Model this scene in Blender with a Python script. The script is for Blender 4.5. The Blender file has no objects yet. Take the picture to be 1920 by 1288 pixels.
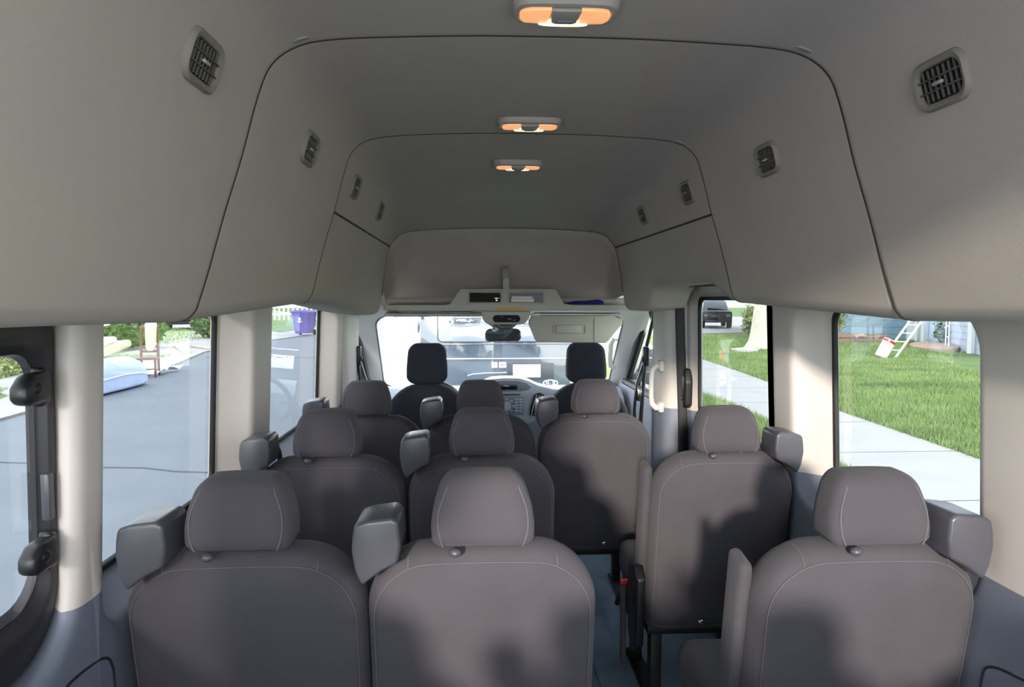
import bpy, bmesh, math, random
from mathutils import Vector, Matrix
random.seed(7)
SC = bpy.context.scene
COL = SC.collection
R = math.radians
GZ = -.45                                  # street level below the van floor

# ------------------------------------------------------------------ materials
def S(c):
    return tuple((v/255/12.92 if v/255 <= .04045 else ((v/255+.055)/1.055)**2.4) for v in c) + (1,)

def mat(name, col, rough=.6, metal=0, spec=.5, bump=0, scale=200, vary=0, vscale=6, emit=None, estr=1, coat=0, sheen=0, stretch=None):
    m = bpy.data.materials.new(name); m.use_nodes = True
    nt = m.node_tree; b = nt.nodes['Principled BSDF']
    c = S(col)
    b.inputs['Base Color'].default_value = c
    b.inputs['Roughness'].default_value = rough
    b.inputs['Metallic'].default_value = metal
    b.inputs['Specular IOR Level'].default_value = spec
    b.inputs['Coat Weight'].default_value = coat
    b.inputs['Sheen Weight'].default_value = sheen
    if emit:
        b.inputs['Emission Color'].default_value = S(emit); b.inputs['Emission Strength'].default_value = estr
    tc = nt.nodes.new('ShaderNodeTexCoord')
    src = tc.outputs['Object']
    if stretch:
        mp = nt.nodes.new('ShaderNodeMapping'); mp.inputs['Scale'].default_value = stretch
        nt.links.new(src, mp.inputs['Vector']); src = mp.outputs['Vector']
    if bump:
        n = nt.nodes.new('ShaderNodeTexNoise'); n.inputs['Scale'].default_value = scale; n.inputs['Detail'].default_value = 4
        bp = nt.nodes.new('ShaderNodeBump'); bp.inputs['Strength'].default_value = bump; bp.inputs['Distance'].default_value = .002
        nt.links.new(src, n.inputs['Vector']); nt.links.new(n.outputs['Fac'], bp.inputs['Height']); nt.links.new(bp.outputs['Normal'], b.inputs['Normal'])
    if vary:
        n = nt.nodes.new('ShaderNodeTexNoise'); n.inputs['Scale'].default_value = vscale; n.inputs['Detail'].default_value = 6
        nt.links.new(src, n.inputs['Vector'])
        mr = nt.nodes.new('ShaderNodeMapRange'); mr.inputs['From Min'].default_value = .3; mr.inputs['From Max'].default_value = .7
        mr.inputs['To Min'].default_value = 1-vary; mr.inputs['To Max'].default_value = 1+vary
        nt.links.new(n.outputs['Fac'], mr.inputs['Value'])
        hs = nt.nodes.new('ShaderNodeHueSaturation'); hs.inputs['Color'].default_value = c
        nt.links.new(mr.outputs['Result'], hs.inputs['Value']); nt.links.new(hs.outputs['Color'], b.inputs['Base Color'])
    return m

def glass(name, tint, refl=.06):
    m = bpy.data.materials.new(name); m.use_nodes = True
    nt = m.node_tree; nt.nodes.clear()
    o = nt.nodes.new('ShaderNodeOutputMaterial'); mx = nt.nodes.new('ShaderNodeMixShader')
    t = nt.nodes.new('ShaderNodeBsdfTransparent'); t.inputs['Color'].default_value = (*tint, 1)
    g = nt.nodes.new('ShaderNodeBsdfGlossy'); g.inputs['Roughness'].default_value = .01
    lw = nt.nodes.new('ShaderNodeLayerWeight'); lw.inputs['Blend'].default_value = .5
    pw = nt.nodes.new('ShaderNodeMath'); pw.operation = 'POWER'; pw.inputs[1].default_value = 5
    f = nt.nodes.new('ShaderNodeMath'); f.operation = 'MULTIPLY_ADD'; f.inputs[1].default_value = .90; f.inputs[2].default_value = refl
    nt.links.new(lw.outputs['Facing'], pw.inputs[0]); nt.links.new(pw.outputs[0], f.inputs[0])
    nt.links.new(f.outputs[0], mx.inputs[0]); nt.links.new(t.outputs[0], mx.inputs[1]); nt.links.new(g.outputs[0], mx.inputs[2])
    nt.links.new(mx.outputs[0], o.inputs[0])
    return m

def two_tone(name, top, low, zsplit, rough=.5):
    """Two moulded plastics that meet at a seam at height zsplit."""
    m = mat(name, top, rough, bump=.08, scale=500)
    nt = m.node_tree; b = nt.nodes['Principled BSDF']
    tc = nt.nodes.new('ShaderNodeTexCoord'); sx = nt.nodes.new('ShaderNodeSeparateXYZ'); nt.links.new(tc.outputs['Object'], sx.inputs[0])
    cr = nt.nodes.new('ShaderNodeValToRGB'); cr.color_ramp.interpolation = 'CONSTANT'
    e = cr.color_ramp.elements; e[0].color = S(low); e[1].position = zsplit/2; e[1].color = S(top)
    dk = e.new(zsplit/2-.0012); dk.color = S([v*.45 for v in low])
    dv = nt.nodes.new('ShaderNodeMath'); dv.operation = 'MULTIPLY'; dv.inputs[1].default_value = .5
    nt.links.new(sx.outputs['Z'], dv.inputs[0]); nt.links.new(dv.outputs[0], cr.inputs[0]); nt.links.new(cr.outputs[0], b.inputs['Base Color'])
    return m

M = {}
M['lining'] = mat('headliner_felt', (190,180,172), .95, spec=.2, bump=.35, scale=700, vary=.03, vscale=4)
M['trim'] = mat('pale_trim', (205,200,194), .5, bump=.06, scale=600)
M['wall'] = two_tone('side_trim', (203,195,189), (116,122,136), .872)
M['lowtrim'] = mat('grey_lower_trim', (116,122,136), .5, bump=.06, scale=600)
M['fabric'] = mat('seat_fabric', (75,72,77), .92, spec=.2, bump=.5, scale=900, vary=.06, vscale=9, sheen=.08)
M['fabric_dark'] = mat('front_seat_fabric', (50,54,62), .9, spec=.25, bump=.5, scale=900, vary=.05, vscale=9, sheen=.06)
M['piping'] = mat('seam_thread', (98,92,97), .9)
M['shell'] = mat('satin_black_plastic', (72,72,79), .34, bump=.05, scale=900)
M['black'] = mat('black_plastic', (26,26,29), .4)
M['frameblack'] = mat('satin_frame_black', (44,42,46), .38)
M['rubber'] = mat('black_rubber', (14,14,16), .6)
M['matte'] = mat('matte_black_metal', (12,12,13), .55)
M['chrome'] = mat('chrome', (200,202,206), .15, 1)
M['red'] = mat('red_plastic', (200,30,30), .4)
M['floor'] = mat('blue_grey_vinyl', (118,142,162), .5, bump=.2, scale=120, vary=.12, vscale=9)
M['skin'] = mat('body_paint', (150,154,160), .35, coat=.5)
M['vent'] = mat('vent_grey', (136,129,121), .6)
M['vane'] = mat('vent_vane_grey', (96,91,86), .6)
M['vent_dark'] = mat('vent_throat', (16,15,15), .8)
M['bezel'] = mat('lamp_bezel', (178,168,160), .45)
M['silver'] = mat('silver_dash_plastic', (168,176,186), .35, .2)
M['dash'] = mat('dash_grey', (110,116,124), .6, bump=.2, scale=400)
M['screen'] = mat('dash_display', (30,24,26), .15)
M['label'] = mat('amber_label', (226,160,32), .6)
M['glass'] = glass('tinted_glass', (.30,.318,.322))
M['windshield'] = glass('clear_glass', (.90,.92,.90))
M['frontglass'] = glass('front_door_glass', (.80,.84,.82))
M['mirrorglass'] = mat('mirror_glass', (150,160,170), .03, 1)
M['blue'] = mat('navy_cloth', (16,24,110), .8)
M['paper'] = mat('white_paper', (228,214,206), .7)

# ------------------------------------------------------------------ mesh helpers
def finish(me, m, ang=38):
    for mm in (m if isinstance(m, (list, tuple)) else [m]):
        me.materials.append(mm)
    me.shade_smooth(); me.set_sharp_from_angle(angle=R(ang))

def link(name, me, parent=None, loc=None):
    o = bpy.data.objects.new(name, me); COL.objects.link(o)
    if parent is not None: o.parent = parent
    if loc is not None: o.location = loc
    return o

class MB:
    """Collects shapes in one bmesh and links them as one mesh object."""
    def __init__(s): s.bm = bmesh.new(); s.mi = 0
    def _f(s, vs):
        try:
            f = s.bm.faces.new(vs); f.material_index = s.mi; return f
        except ValueError: return None
    def rings(s, rings, closed=True, cap0=True, cap1=True):
        V = [[s.bm.verts.new(p) for p in r] for r in rings]
        n = len(V[0])
        for a, b in zip(V, V[1:]):
            for i in range(n if closed else n-1):
                j = (i+1) % n
                s._f((a[i], a[j], b[j], b[i]))
        if closed and cap0: s._f(V[0][::-1])
        if closed and cap1: s._f(V[-1])
        return V
    def box(s, x0, x1, y0, y1, z0, z1, r=0, seg=2, M4=None):
        t = bmesh.new()
        bmesh.ops.create_cube(t, size=1)
        for v in t.verts:
            v.co = Vector(((x0+x1)/2+v.co.x*(x1-x0), (y0+y1)/2+v.co.y*(y1-y0), (z0+z1)/2+v.co.z*(z1-z0)))
        if r: bmesh.ops.bevel(t, geom=list(t.edges), offset=r, segments=seg, affect='EDGES', profile=.5, clamp_overlap=True)
        s._merge(t, M4)
    def _merge(s, t, M4=None):
        mp = {}
        for v in t.verts: mp[v] = s.bm.verts.new(M4 @ v.co if M4 else v.co)
        for f in t.faces: s._f([mp[v] for v in f.verts])
        t.free()
    def poly(s, pts, axis, a, b, r=0, seg=2, M4=None):
        """prism: pts is an outline in the two other axes; extruded from a to b along axis."""
        t = bmesh.new()
        def P(p, q):
            return {'x': (q, p[0], p[1]), 'y': (p[0], q, p[1]), 'z': (p[0], p[1], q)}[axis]
        A = [t.verts.new(P(p, a)) for p in pts]; B = [t.verts.new(P(p, b)) for p in pts]
        n = len(pts)
        t.faces.new(A); t.faces.new(B[::-1])
        for i in range(n): t.faces.new((A[i], B[i], B[(i+1) % n], A[(i+1) % n]))
        bmesh.ops.recalc_face_normals(t, faces=t.faces)
        if r:
            bmesh.ops.bevel(t, geom=list(t.edges), offset=r, segments=seg, affect='EDGES', profile=.5, clamp_overlap=True)
        s._merge(t, M4)
    def tube(s, pts, r, n=8, closed=False, flat=1.0):
        pts = [Vector(p) for p in pts]; N = len(pts); rr = r if isinstance(r, (list, tuple)) else [r]*N
        rings = []; up = None
        for i, p in enumerate(pts):
            if closed: d = pts[(i+1) % N]-pts[i-1]
            else: d = pts[min(i+1, N-1)]-pts[max(i-1, 0)]
            d.normalize()
            if up is None:
                up = Vector((0,0,1)) if abs(d.z) < .9 else Vector((0,1,0))
            u = (up - d*up.dot(d)).normalized(); w = d.cross(u); up = u
            rings.append([p+(u*math.cos(2*math.pi*k/n)+w*math.sin(2*math.pi*k/n)*flat)*rr[i] for k in range(n)])
        if closed: rings.append(rings[0])
        s.rings(rings, cap0=not closed, cap1=not closed)
    def ball(s, c, rx, ry=None, rz=None, nu=14, nv=8, M4=None):
        ry = ry or rx; rz = rz or rx
        t = bmesh.new(); bmesh.ops.create_uvsphere(t, u_segments=nu, v_segments=nv, radius=1)
        for v in t.verts: v.co = Vector((c[0]+v.co.x*rx, c[1]+v.co.y*ry, c[2]+v.co.z*rz))
        s._merge(t, M4)
    def cyl(s, c, r, axis, h, n=20, r2=None, M4=None):
        t = bmesh.new(); bmesh.ops.create_cone(t, cap_ends=True, segments=n, radius1=r, radius2=r if r2 is None else r2, depth=h)
        rot = {'z': Matrix(), 'x': Matrix.Rotation(R(90), 4, 'Y'), 'y': Matrix.Rotation(R(90), 4, 'X')}[axis]
        for v in t.verts: v.co = (rot @ v.co)+Vector(c)
        s._merge(t, M4)
    def quad(s, *p): s._f([s.bm.verts.new(q) for q in p])
    def build(s, name, m, parent=None, loc=None, ang=38, M4=None):
        bmesh.ops.recalc_face_normals(s.bm, faces=s.bm.faces)
        if M4: s.bm.transform(M4)
        me = bpy.data.meshes.new(name); s.bm.to_mesh(me); s.bm.free()
        finish(me, m, ang)
        return link(name, me, parent, loc)

def tag(o, label=None, cat=None, group=None, kind=None):
    if label: o['label'] = label
    if cat: o['category'] = cat
    if group: o['group'] = group
    if kind: o['kind'] = kind
    return o

def empty(name, loc=(0,0,0), rz=0):
    o = bpy.data.objects.new(name, None); COL.objects.link(o); o.location = loc; o.rotation_euler.z = rz
    o.empty_display_size = .1
    return o

def copy_tree(o, parent=None):
    c = o.copy(); COL.objects.link(c); c.parent = parent
    for ch in [q for q in bpy.data.objects if q.parent == o]: copy_tree(ch, c)
    return c

def struct(o, label=None, cat=None): return tag(o, label, cat, kind='structure')

def rrect(a0, a1, b0, b1, r, nc=7, ns=5, rb=None):
    """rounded rectangle in 2D, counter clockwise, with extra points on the sides; rb = radius of the two low corners."""
    rb = r if rb is None else rb
    out = []
    cs = [(a1, b0, -90, rb, -1, 1), (a1, b1, 0, r, -1, -1), (a0, b1, 90, r, 1, -1), (a0, b0, 180, rb, 1, 1)]
    arcs = []
    for (cx, cy, st, rad, sx, sy) in cs:
        c = (cx+sx*rad, cy+sy*rad)
        arcs.append([(c[0]+rad*math.cos(R(st+90*k/nc)), c[1]+rad*math.sin(R(st+90*k/nc))) for k in range(nc+1)])
    for i in range(4):
        A = arcs[i]; B = arcs[(i+1) % 4][0]
        out += A
        for k in range(1, ns): out.append((A[-1][0]+(B[0]-A[-1][0])*k/ns, A[-1][1]+(B[1]-A[-1][1])*k/ns))
    return out

def catmull(P, n):
    out = []
    for i in range(len(P)-1):
        p0 = P[max(i-1, 0)]; p1 = P[i]; p2 = P[i+1]; p3 = P[min(i+2, len(P)-1)]
        for k in range(n):
            t = k/n
            out.append(tuple(.5*((2*b)+(-a+c)*t+(2*a-5*b+4*c-d)*t*t+(-a+3*b-3*c+d)*t**3) for a, b, c, d in zip(p0, p1, p2, p3)))
    out.append(P[-1]); return out
def lerp(a, b, t): return a+(b-a)*t
def interp(tab, x):
    if x <= tab[0][0]: return tab[0][1]
    for (a, u), (b, v) in zip(tab, tab[1:]):
        if x <= b: return u+(v-u)*(x-a)/(b-a)
    return tab[-1][1]

# ------------------------------------------------------------------ camera
F_PX = 1275.; VX, VY = 893., 560.
yaw = math.atan((960-VX)/F_PX); pit = math.atan((644-VY)/F_PX*math.cos(yaw))
cam = bpy.data.objects.new('camera', bpy.data.cameras.new('camera')); COL.objects.link(cam)
cam.location = (-.155, 0, 1.44)
cam.rotation_euler = (R(90)-pit, 0, -yaw)
cam.data.sensor_width = 36; cam.data.lens = 36*F_PX/1920; cam.data.clip_start = .02; cam.data.clip_end = 500
SC.camera = cam

# ------------------------------------------------------------------ side walls
XIN = [(0,.855),(.3,.872),(.6,.886),(.78,.886),(.872,.882),(1.0,.876),(1.4,.858),(1.6,.85)]
XGL = [(.8,.984),(.845,.982),(1.41,.957),(1.6,.95)]
XSK = [(-.3,1.0),(.2,1.01),(.8,1.005),(1.4,.985),(1.6,.98)]
WZ0, WZ1 = .66, 1.56
def cell(mb, sx, Y0, Y1, face, gls, rf, rg, zlow=WZ0, rt=None):
    fa = lambda e: (face[0]-e, face[1]+e, face[2]-e, face[3]+e)
    ga = lambda e: (gls[0]-e, gls[1]+e, gls[2]-e, gls[3]+e)
    L = []
    def loop(bx, r, xf, off):
        L.append([(sx*(interp(xf, z)+off), y, z) for y, z in rrect(bx[0], bx[1], bx[2], bx[3], min(r, rt) if rt else r, 7, 8, rb=r)])
    loop((Y0, Y1, zlow, WZ1), .0005, XIN, 0)
    loop(fa(.032), rf+.03, XIN, 0)
    loop(fa(.022), rf+.02, XIN, .001)
    loop(fa(.014), rf+.014, XIN, .0035)
    loop(fa(.007), rf+.007, XIN, .008)
    loop(fa(.002), rf, XIN, .014)
    loop(fa(-.002), rf, XIN, .023)
    mid = tuple((a+b)/2 for a, b in zip(face, gls)); loop(mid, (rf+rg)/2, [(z, (interp(XIN, z)+.02+interp(XGL, z))/2) for z in (0,.6,.8,1,1.4,1.6)], 0)
    loop(ga(.004), rg, XGL, -.006)
    loop(gls, rg, XGL, 0)
    loop(gls, rg, XGL, .012)
    loop((Y0, Y1, zlow, WZ1), .0005, XSK, 0)
    mb.rings(L, cap0=False, cap1=False)

def window(n, sx, gls, rg, m, label):
    e = empty('window_%d' % n, (sx*.97, (gls[0]+gls[1])/2, gls[2])); struct(e, label)
    off = -Vector(e.location)
    mb = MB(); t = .0025
    lp = rrect(gls[0]-.004, gls[1]+.004, gls[2]-.004, gls[3]+.004, rg, 7, 8)
    V = [mb.bm.verts.new((sx*(interp(XGL, z)+.005), y, z)) for y, z in lp]; c = mb.bm.verts.new((sx*(interp(XGL, (gls[2]+gls[3])/2)+.005), (gls[0]+gls[1])/2, (gls[2]+gls[3])/2))
    for i in range(len(V)): mb._f((V[i], V[(i+1) % len(V)], c))
    mb.build('pane', m, e, off)
    mb = MB()
    L = []
    for e_, o in ((.002, -.008), (-.010, -.008), (-.013, -.004), (-.013, .004), (.002, .006)):
        L.append([(sx*(interp(XGL, z)+o), y, z) for y, z in rrect(gls[0]-e_, gls[1]+e_, gls[2]-e_, gls[3]+e_, rg, 7, 8)])
    L.append(L[0]); mb.rings(L, cap0=False, cap1=False)
    mb.build('rubber_seal', M['rubber'], e, off)
    return e

def solid(mb, sx, Y0, Y1, z0=WZ0, z1=WZ1):
    ny = 2; zs = [z0+(z1-z0)*k/24 for k in range(25)]
    for y0, y1 in ((Y0, Y1),):
        mb.rings([[(sx*interp(XIN, z), y0, z) for z in zs]+[(sx*interp(XSK, z), y0, z) for z in zs[::-1]],
                  [(sx*interp(XIN, z), y1, z) for z in zs]+[(sx*interp(XSK, z), y1, z) for z in zs[::-1]]])

# left
GA = (.22, 1.285, .80, 1.40)          # black slider frame fills this hole
mb = MB()
cell(mb, -1, -.62, 1.312, (.10, 1.245, .79, 1.43), (.07, 1.300, .785, 1.425), .13, .13, rt=.035)
cell(mb, -1, 1.312, 2.27, (1.345, 2.20, .79, 1.47), (1.42, 2.135, .845, 1.43), .07, .055)
cell(mb, -1, 2.27, 3.66, (2.415, 3.56, .79, 1.47), (2.50, 3.525, .845, 1.43), .07, .055)
def low_wall(mb, sx, Y0, Y1):
    zs = [-.02+(.66+.02)*k/10 for k in range(11)]
    ring = lambda y: [(sx*interp(XIN, z), y, z) for z in zs]+[(sx*interp(XSK, z), y, z) for z in zs[::-1]]
    mb.rings([ring(Y0), ring((Y0+Y1)/2), ring(Y1)], cap0=True, cap1=True)
low_wall(mb, -1, -.62, 3.66)
bmesh.ops.remove_doubles(mb.bm, verts=mb.bm.verts, dist=.0004)
w = mb.build('wall_left', M['wall'], ang=75); struct(w)
GB_L = (1.42, 2.135, .845, 1.43); GC_L = (2.50, 3.525, .845, 1.43)
window(2, -1, GB_L, .055, M['glass'], 'tinted side window beside the roadside mattress')
window(3, -1, GC_L, .055, M['glass'], 'tinted side window looking out on the trash bin')
# right
mb = MB()
cell(mb, 1, -.62, 1.20, (.10, 1.09, .79, 1.43), (.14, 1.06, .845, 1.41), .10, .06)
cell(mb, 1, 1.20, 2.20, (1.335, 2.14, .79, 1.418), (1.41, 2.062, .845, 1.412), .095, .06)
cell(mb, 1, 2.20, 3.50, (2.305, 3.40, .10, 1.515), (2.305, 3.42, .10, 1.52), .05, .05, -.02)
low_wall(mb, 1, -.62, 2.20)
bmesh.ops.remove_doubles(mb.bm, verts=mb.bm.verts, dist=.0004)
w = mb.build('wall_right', M['wall'], ang=75); struct(w)
window(4, 1, (.14, 1.06, .845, 1.41), .06, M['glass'], 'rearmost tinted window on the kerb side')
window(5, 1, (1.41, 2.062, .845, 1.425), .06, M['glass'], 'tinted side window facing the lawn and blue house')

for nm, sx, pts in (('trim_14', -1, [(1.05,.66),(1.12,.715),(1.2,.75),(1.28,.748),(1.33,.737),(1.352,.715),(1.362,.66),(1.36,.45)]), ('trim_15', 1, [(1.05,.745),(1.186,.716),(1.25,.705),(1.285,.692),(1.30,.67),(1.306,.60),(1.30,.45)])):
    mb = MB(); mb.tube([(sx*(interp(XIN, z)-.0008), y, z) for y, z in catmull([(p[0], p[1]) for p in pts], 4)], .0028, 6); struct(mb.build(nm, M['frameblack']), 'dark seam of the lower wall pocket')
# ------------------------------------------------------------------ slider window (left rear)
e = empty('window_1', (-.93, .7, .8)); struct(e, 'sliding side window in a thick black frame with two latches'); off = -Vector(e.location)
mb = MB()
L = []
for (o, r, x) in (((.06,1.312,.78,1.43), .14, .958), ((.075,1.262,.80,1.415), .13, .955), ((.075,1.262,.80,1.415), .13, .926), ((.09,1.255,.815,1.40), .12, .917), ((.15,1.247,.86,1.372), .09, .918),
                  ((.165,1.242,.872,1.362), .085, .923), ((.175,1.238,.882,1.354), .08, .934), ((.19,1.233,.895,1.346), .075, .938), ((.20,1.236,.905,1.342), .07, .955)):
    L.append([(-x+.0-(.02*(1.1-z)), y, z) for y, z in rrect(*o, min(r, .035 if o[1] > 1.25 else .05), 7, 8, rb=r)])
L.append(L[0]); mb.rings(L, cap0=False, cap1=False)
mb.build('black_frame', M['frameblack'], e, off)
mb = MB(); lp = rrect(.185, 1.2345, .890, 1.348, .05, 7, 8, rb=.07)
V = [mb.bm.verts.new((-.9375-(.02*(1.1-z)), y, z)) for y, z in lp]; mb._f(V)
mb.build('pane', M['glass'], e, off)
for z0 in (1.287, .995):
    mb = MB()
    mb.poly([(1.215, z0+.036), (1.238, z0+.03), (1.238, z0-.032), (1.21, z0-.036)], 'x', -.93, -.905, .008, 3)
    mb.poly([(1.158, z0+.006), (1.178, z0+.025), (1.228, z0+.028), (1.228, z0-.027), (1.172, z0-.028), (1.156, z0-.018)], 'x', -.93, -.898, .012, 3)
    mb.ball((-.900, 1.190, z0), .006, .014, .012)
    mb.build('latch', M['black'], e, off)
mb = MB(); mb.box(-.929, -.913, 1.228, 1.246, 1.045, 1.13, .004); mb.build('latch_cover', M['shell'], e, off)

# ------------------------------------------------------------------ sliding door (right)
e = empty('door_1', (.93, 2.9, .1)); struct(e, 'sliding side door with tall window'); off = -Vector(e.location)
mb = MB()
DG = (2.40, 3.325, .86, 1.447)
L = []
for (o, r, x) in (((2.24,3.49,.06,1.55), .03, .925), ((2.36,3.385,.82,1.487), .06, .922), ((2.375,3.365,.835,1.472), .06, .93), ((2.385,3.345,.85,1.46), .06, .952), (DG, .05, .957), (DG, .05, .972), ((2.24,3.49,.06,1.55), .03, 1.02)):
    L.append([(x+.02*(1.1-z), y, z) for y, z in rrect(*o, r, 7, 8)])
L.append(L[0]); mb.rings(L, cap0=False, cap1=False)
mb.build('door_panel', M['wall'], e, off)
mb = MB(); V = [mb.bm.verts.new((.965+.02*(1.1-z), y, z)) for y, z in rrect(DG[0]-.004, DG[1]+.004, DG[2]-.004, DG[3]+.004, .05, 7, 8)]; mb._f(V)
mb.build('window_pane', M['glass'], e, off)
mb = MB(); L = []
for (e_, x) in ((.003,.950),(-.012,.950),(-.015,.955),(-.015,.962),(.003,.966)):
    L.append([(x+.02*(1.1-z), y, z) for y, z in rrect(DG[0]-e_, DG[1]+e_, DG[2]-e_, DG[3]+e_, .05, 7, 8)])
L.append(L[0]); mb.rings(L, cap0=False, cap1=False); mb.build('rubber_seal', M['rubber'], e, off)
mb = MB()
mb.poly([(3.355,.90),(3.35,1.02),(3.37,1.085),(3.46,1.09),(3.475,1.06),(3.475,.91),(3.45,.885),(3.375,.885)], 'x', .895, .935, .010, 3)
mb.box(.886,.900, 3.375,3.385, .93,1.05,.004); mb.box(.886,.9,3.43,3.445,.93,1.05,.004); mb.box(.882,.897,3.38,3.44,.925,.94,.004)
mb.build('latch_handle', M['black'], e, off)
# rubber seal round the door opening
mb = MB(); L = []
for (e_, x) in ((.0, .865), (.014,.862), (.020,.872), (.020,.905), (.0,.915), (-.016,.90), (-.018,.875)):
    L.append([(interp(XIN, z)-.872+x, y, z) for y, z in rrect(2.305+e_*0, 3.405-e_, .10+e_, 1.515-e_, .06, 8, 8)])
L.append(L[0]); mb.rings(L, cap0=False, cap1=False); w = mb.build('trim_1', M['rubber']); struct(w, 'black rubber seal round the sliding door opening')

# ------------------------------------------------------------------ floor, roof skin
mb = MB(); mb.box(-.90,.90,-.62,4.0,-.06,0); w = mb.build('floor', M['floor']); struct(w)
for i, y in enumerate((1.86,)):
    pass
mb = MB()
mb.box(.02,.115,1.2,4.0,.0005,.012,.003); mb.box(.30,.41,1.2,4.0,.0005,.012,.003)
w = mb.build('trim_2', M['floor']); struct(w, 'raised seat rails let into the floor')
mb = MB()
prof = [(.985,1.50),(.97,1.62),(.93,1.80),(.87,1.94),(.76,2.02),(.5,2.06),(0,2.075)]
rg = []
for y, zt, sc in ((-.64,0,1),(-.60,0,1),(3.6,0,1),(4.0,-.10,.98),(4.5,-.45,.93),(4.75,-.62,.90)):
    full = [(-x, z) for x, z in prof]+[(x, z) for x, z in prof[::-1][1:]]
    out = []
    for x, z in full:
        zz = 1.5+(z-1.5)*(1+zt/.575) if zt > -.575 else 1.5+zt+.575
        out.append((x*sc, y, max(zz, 1.36 if y > 4.4 else 1.40)))
    rg.append(out)
inner = [[(x*.985, y, z-.012) for x, y, z in r] for r in rg]
mb.rings([a+b[::-1] for a, b in zip(rg, inner)])
w = mb.build('roof', M['skin']); struct(w)

# ------------------------------------------------------------------ headliner
P1 = [(0,1.944),(.15,1.943),(.30,1.938),(.42,1.931),(.49,1.917),(.54,1.882),(.568,1.82),(.600,1.71),(.636,1.60),(.666,1.50),(.686,1.44),(.697,1.410),(.722,1.392),(.78,1.392),(.89,1.41)]
P2 = [(0,1.951),(.15,1.950),(.30,1.945),(.42,1.937),(.49,1.922),(.535,1.886),(.560,1.82),(.590,1.71),(.618,1.62),(.643,1.53),(.658,1.47),(.668,1.445),(.690,1.428),(.76,1.428),(.89,1.44)]
P3 = [(0,1.838),(.15,1.837),(.3,1.832),(.42,1.826),(.52,1.817),(.58,1.798),(.61,1.770),(.636,1.735),(.655,1.68),(.67,1.60),(.682,1.53),(.693,1.46),(.71,1.415),(.76,1.40),(.89,1.40)]
P25 = [tuple(lerp(a[i], b[i], .45) for i in (0, 1)) for a, b in zip(P2, P3)]
P25 = [(p[0], lerp(p[1], P2[i][1], .5) if i < 6 else p[1]) for i, p in enumerate(P25)]
P0 = P1[:11]+[(.697,1.422),(.722,1.407),(.78,1.407),(.89,1.424)]
P1 = P1[:11]+[(.697,1.414),(.722,1.397),(.78,1.397),(.89,1.414)]
STN = [(-.62,P0),(.85,P0),(1.34,P1),(2.14,P2),(3.0,P25),(3.88,P3)]
def ctrl(Y):
    for (a, A), (b, B) in zip(STN, STN[1:]):
        if Y <= b:
            t = max(0, (Y-a)/(b-a)); return [tuple(lerp(p[i], q[i], t) for i in (0, 1)) for p, q in zip(A, B)]
    return STN[-1][1]
ZB_R = [(2.14,1.428),(2.22,1.440),(2.30,1.465),(2.38,1.497),(2.5,1.503),(3.18,1.503),(3.26,1.49),(3.33,1.42),(3.40,1.392),(3.9,1.385)]
ZB_L = [(2.14,1.428),(2.5,1.43),(3.2,1.39),(3.9,1.365)]
def half(Y, sx):
    c = ctrl(Y)
    if Y > 2.1405 or Y > 2.13:
        zb = interp(ZB_R if sx > 0 else ZB_L, Y); c = list(c)
        z7 = c[7][1]; old = c[12][1]
        f = (z7-zb)/(z7-old)
        c = c[:8]+[(x, z7-(z7-z)*f) for x, z in c[8:]]
    return catmull(c, 5)
def normals2(P):
    out = []
    for i in range(len(P)):
        a = P[max(i-1, 0)]; b = P[min(i+1, len(P)-1)]
        dx, dz = b[0]-a[0], b[1]-a[1]; l = math.hypot(dx, dz) or 1
        out.append((-dz/l, dx/l))           # points outward (away from the cabin)
    return out
def section(Y, off, i0=0, i1=None):
    """full cross section at Y pushed outward by off, from left lip to right lip"""
    res = []
    for sx in (-1, 1):
        h = half(Y, sx); n = normals2(h)
        pts = [(sx*(p[0]+q[0]*off), Y, p[1]+q[1]*off) for p, q in zip(h, n)]
        res.append(pts)
    return res[0][::-1]+res[1][1:]
def liner(name, Y0, Y1, step, r0, r1, label):
    """r0/r1: how far the ends curl away from the cabin"""
    ys = [Y0+(Y1-Y0)*k/step for k in range(step+1)]
    L = [(Y0+.0005, .016), (Y0, .001), (Y0+.0015, 0), (Y0+.008, 0), (Y0+.02, 0)] if r0 else [(Y0, 0)]
    L += [(y, 0) for y in ys if Y0+.022 < y < Y1-.03]
    L += [(Y1-.025, 0), (Y1-.012, 0), (Y1-.0015, 0), (Y1, .001), (Y1-.0005, .016)] if r1 else [(Y1, 0)]
    mb = MB()
    mb.rings([section(y, o) for y, o in L], closed=False)
    w = mb.build(name, M['lining'], ang=60); struct(w, label); return w
liner('ceiling', -.62, 1.340, 14, 0, 1, 'rear section of the grey fabric headliner')
def shift(P, d): return P
liner('ceiling.001', 1.345, 2.140, 8, 1, 1, 'middle section of the grey fabric headliner')
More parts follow.
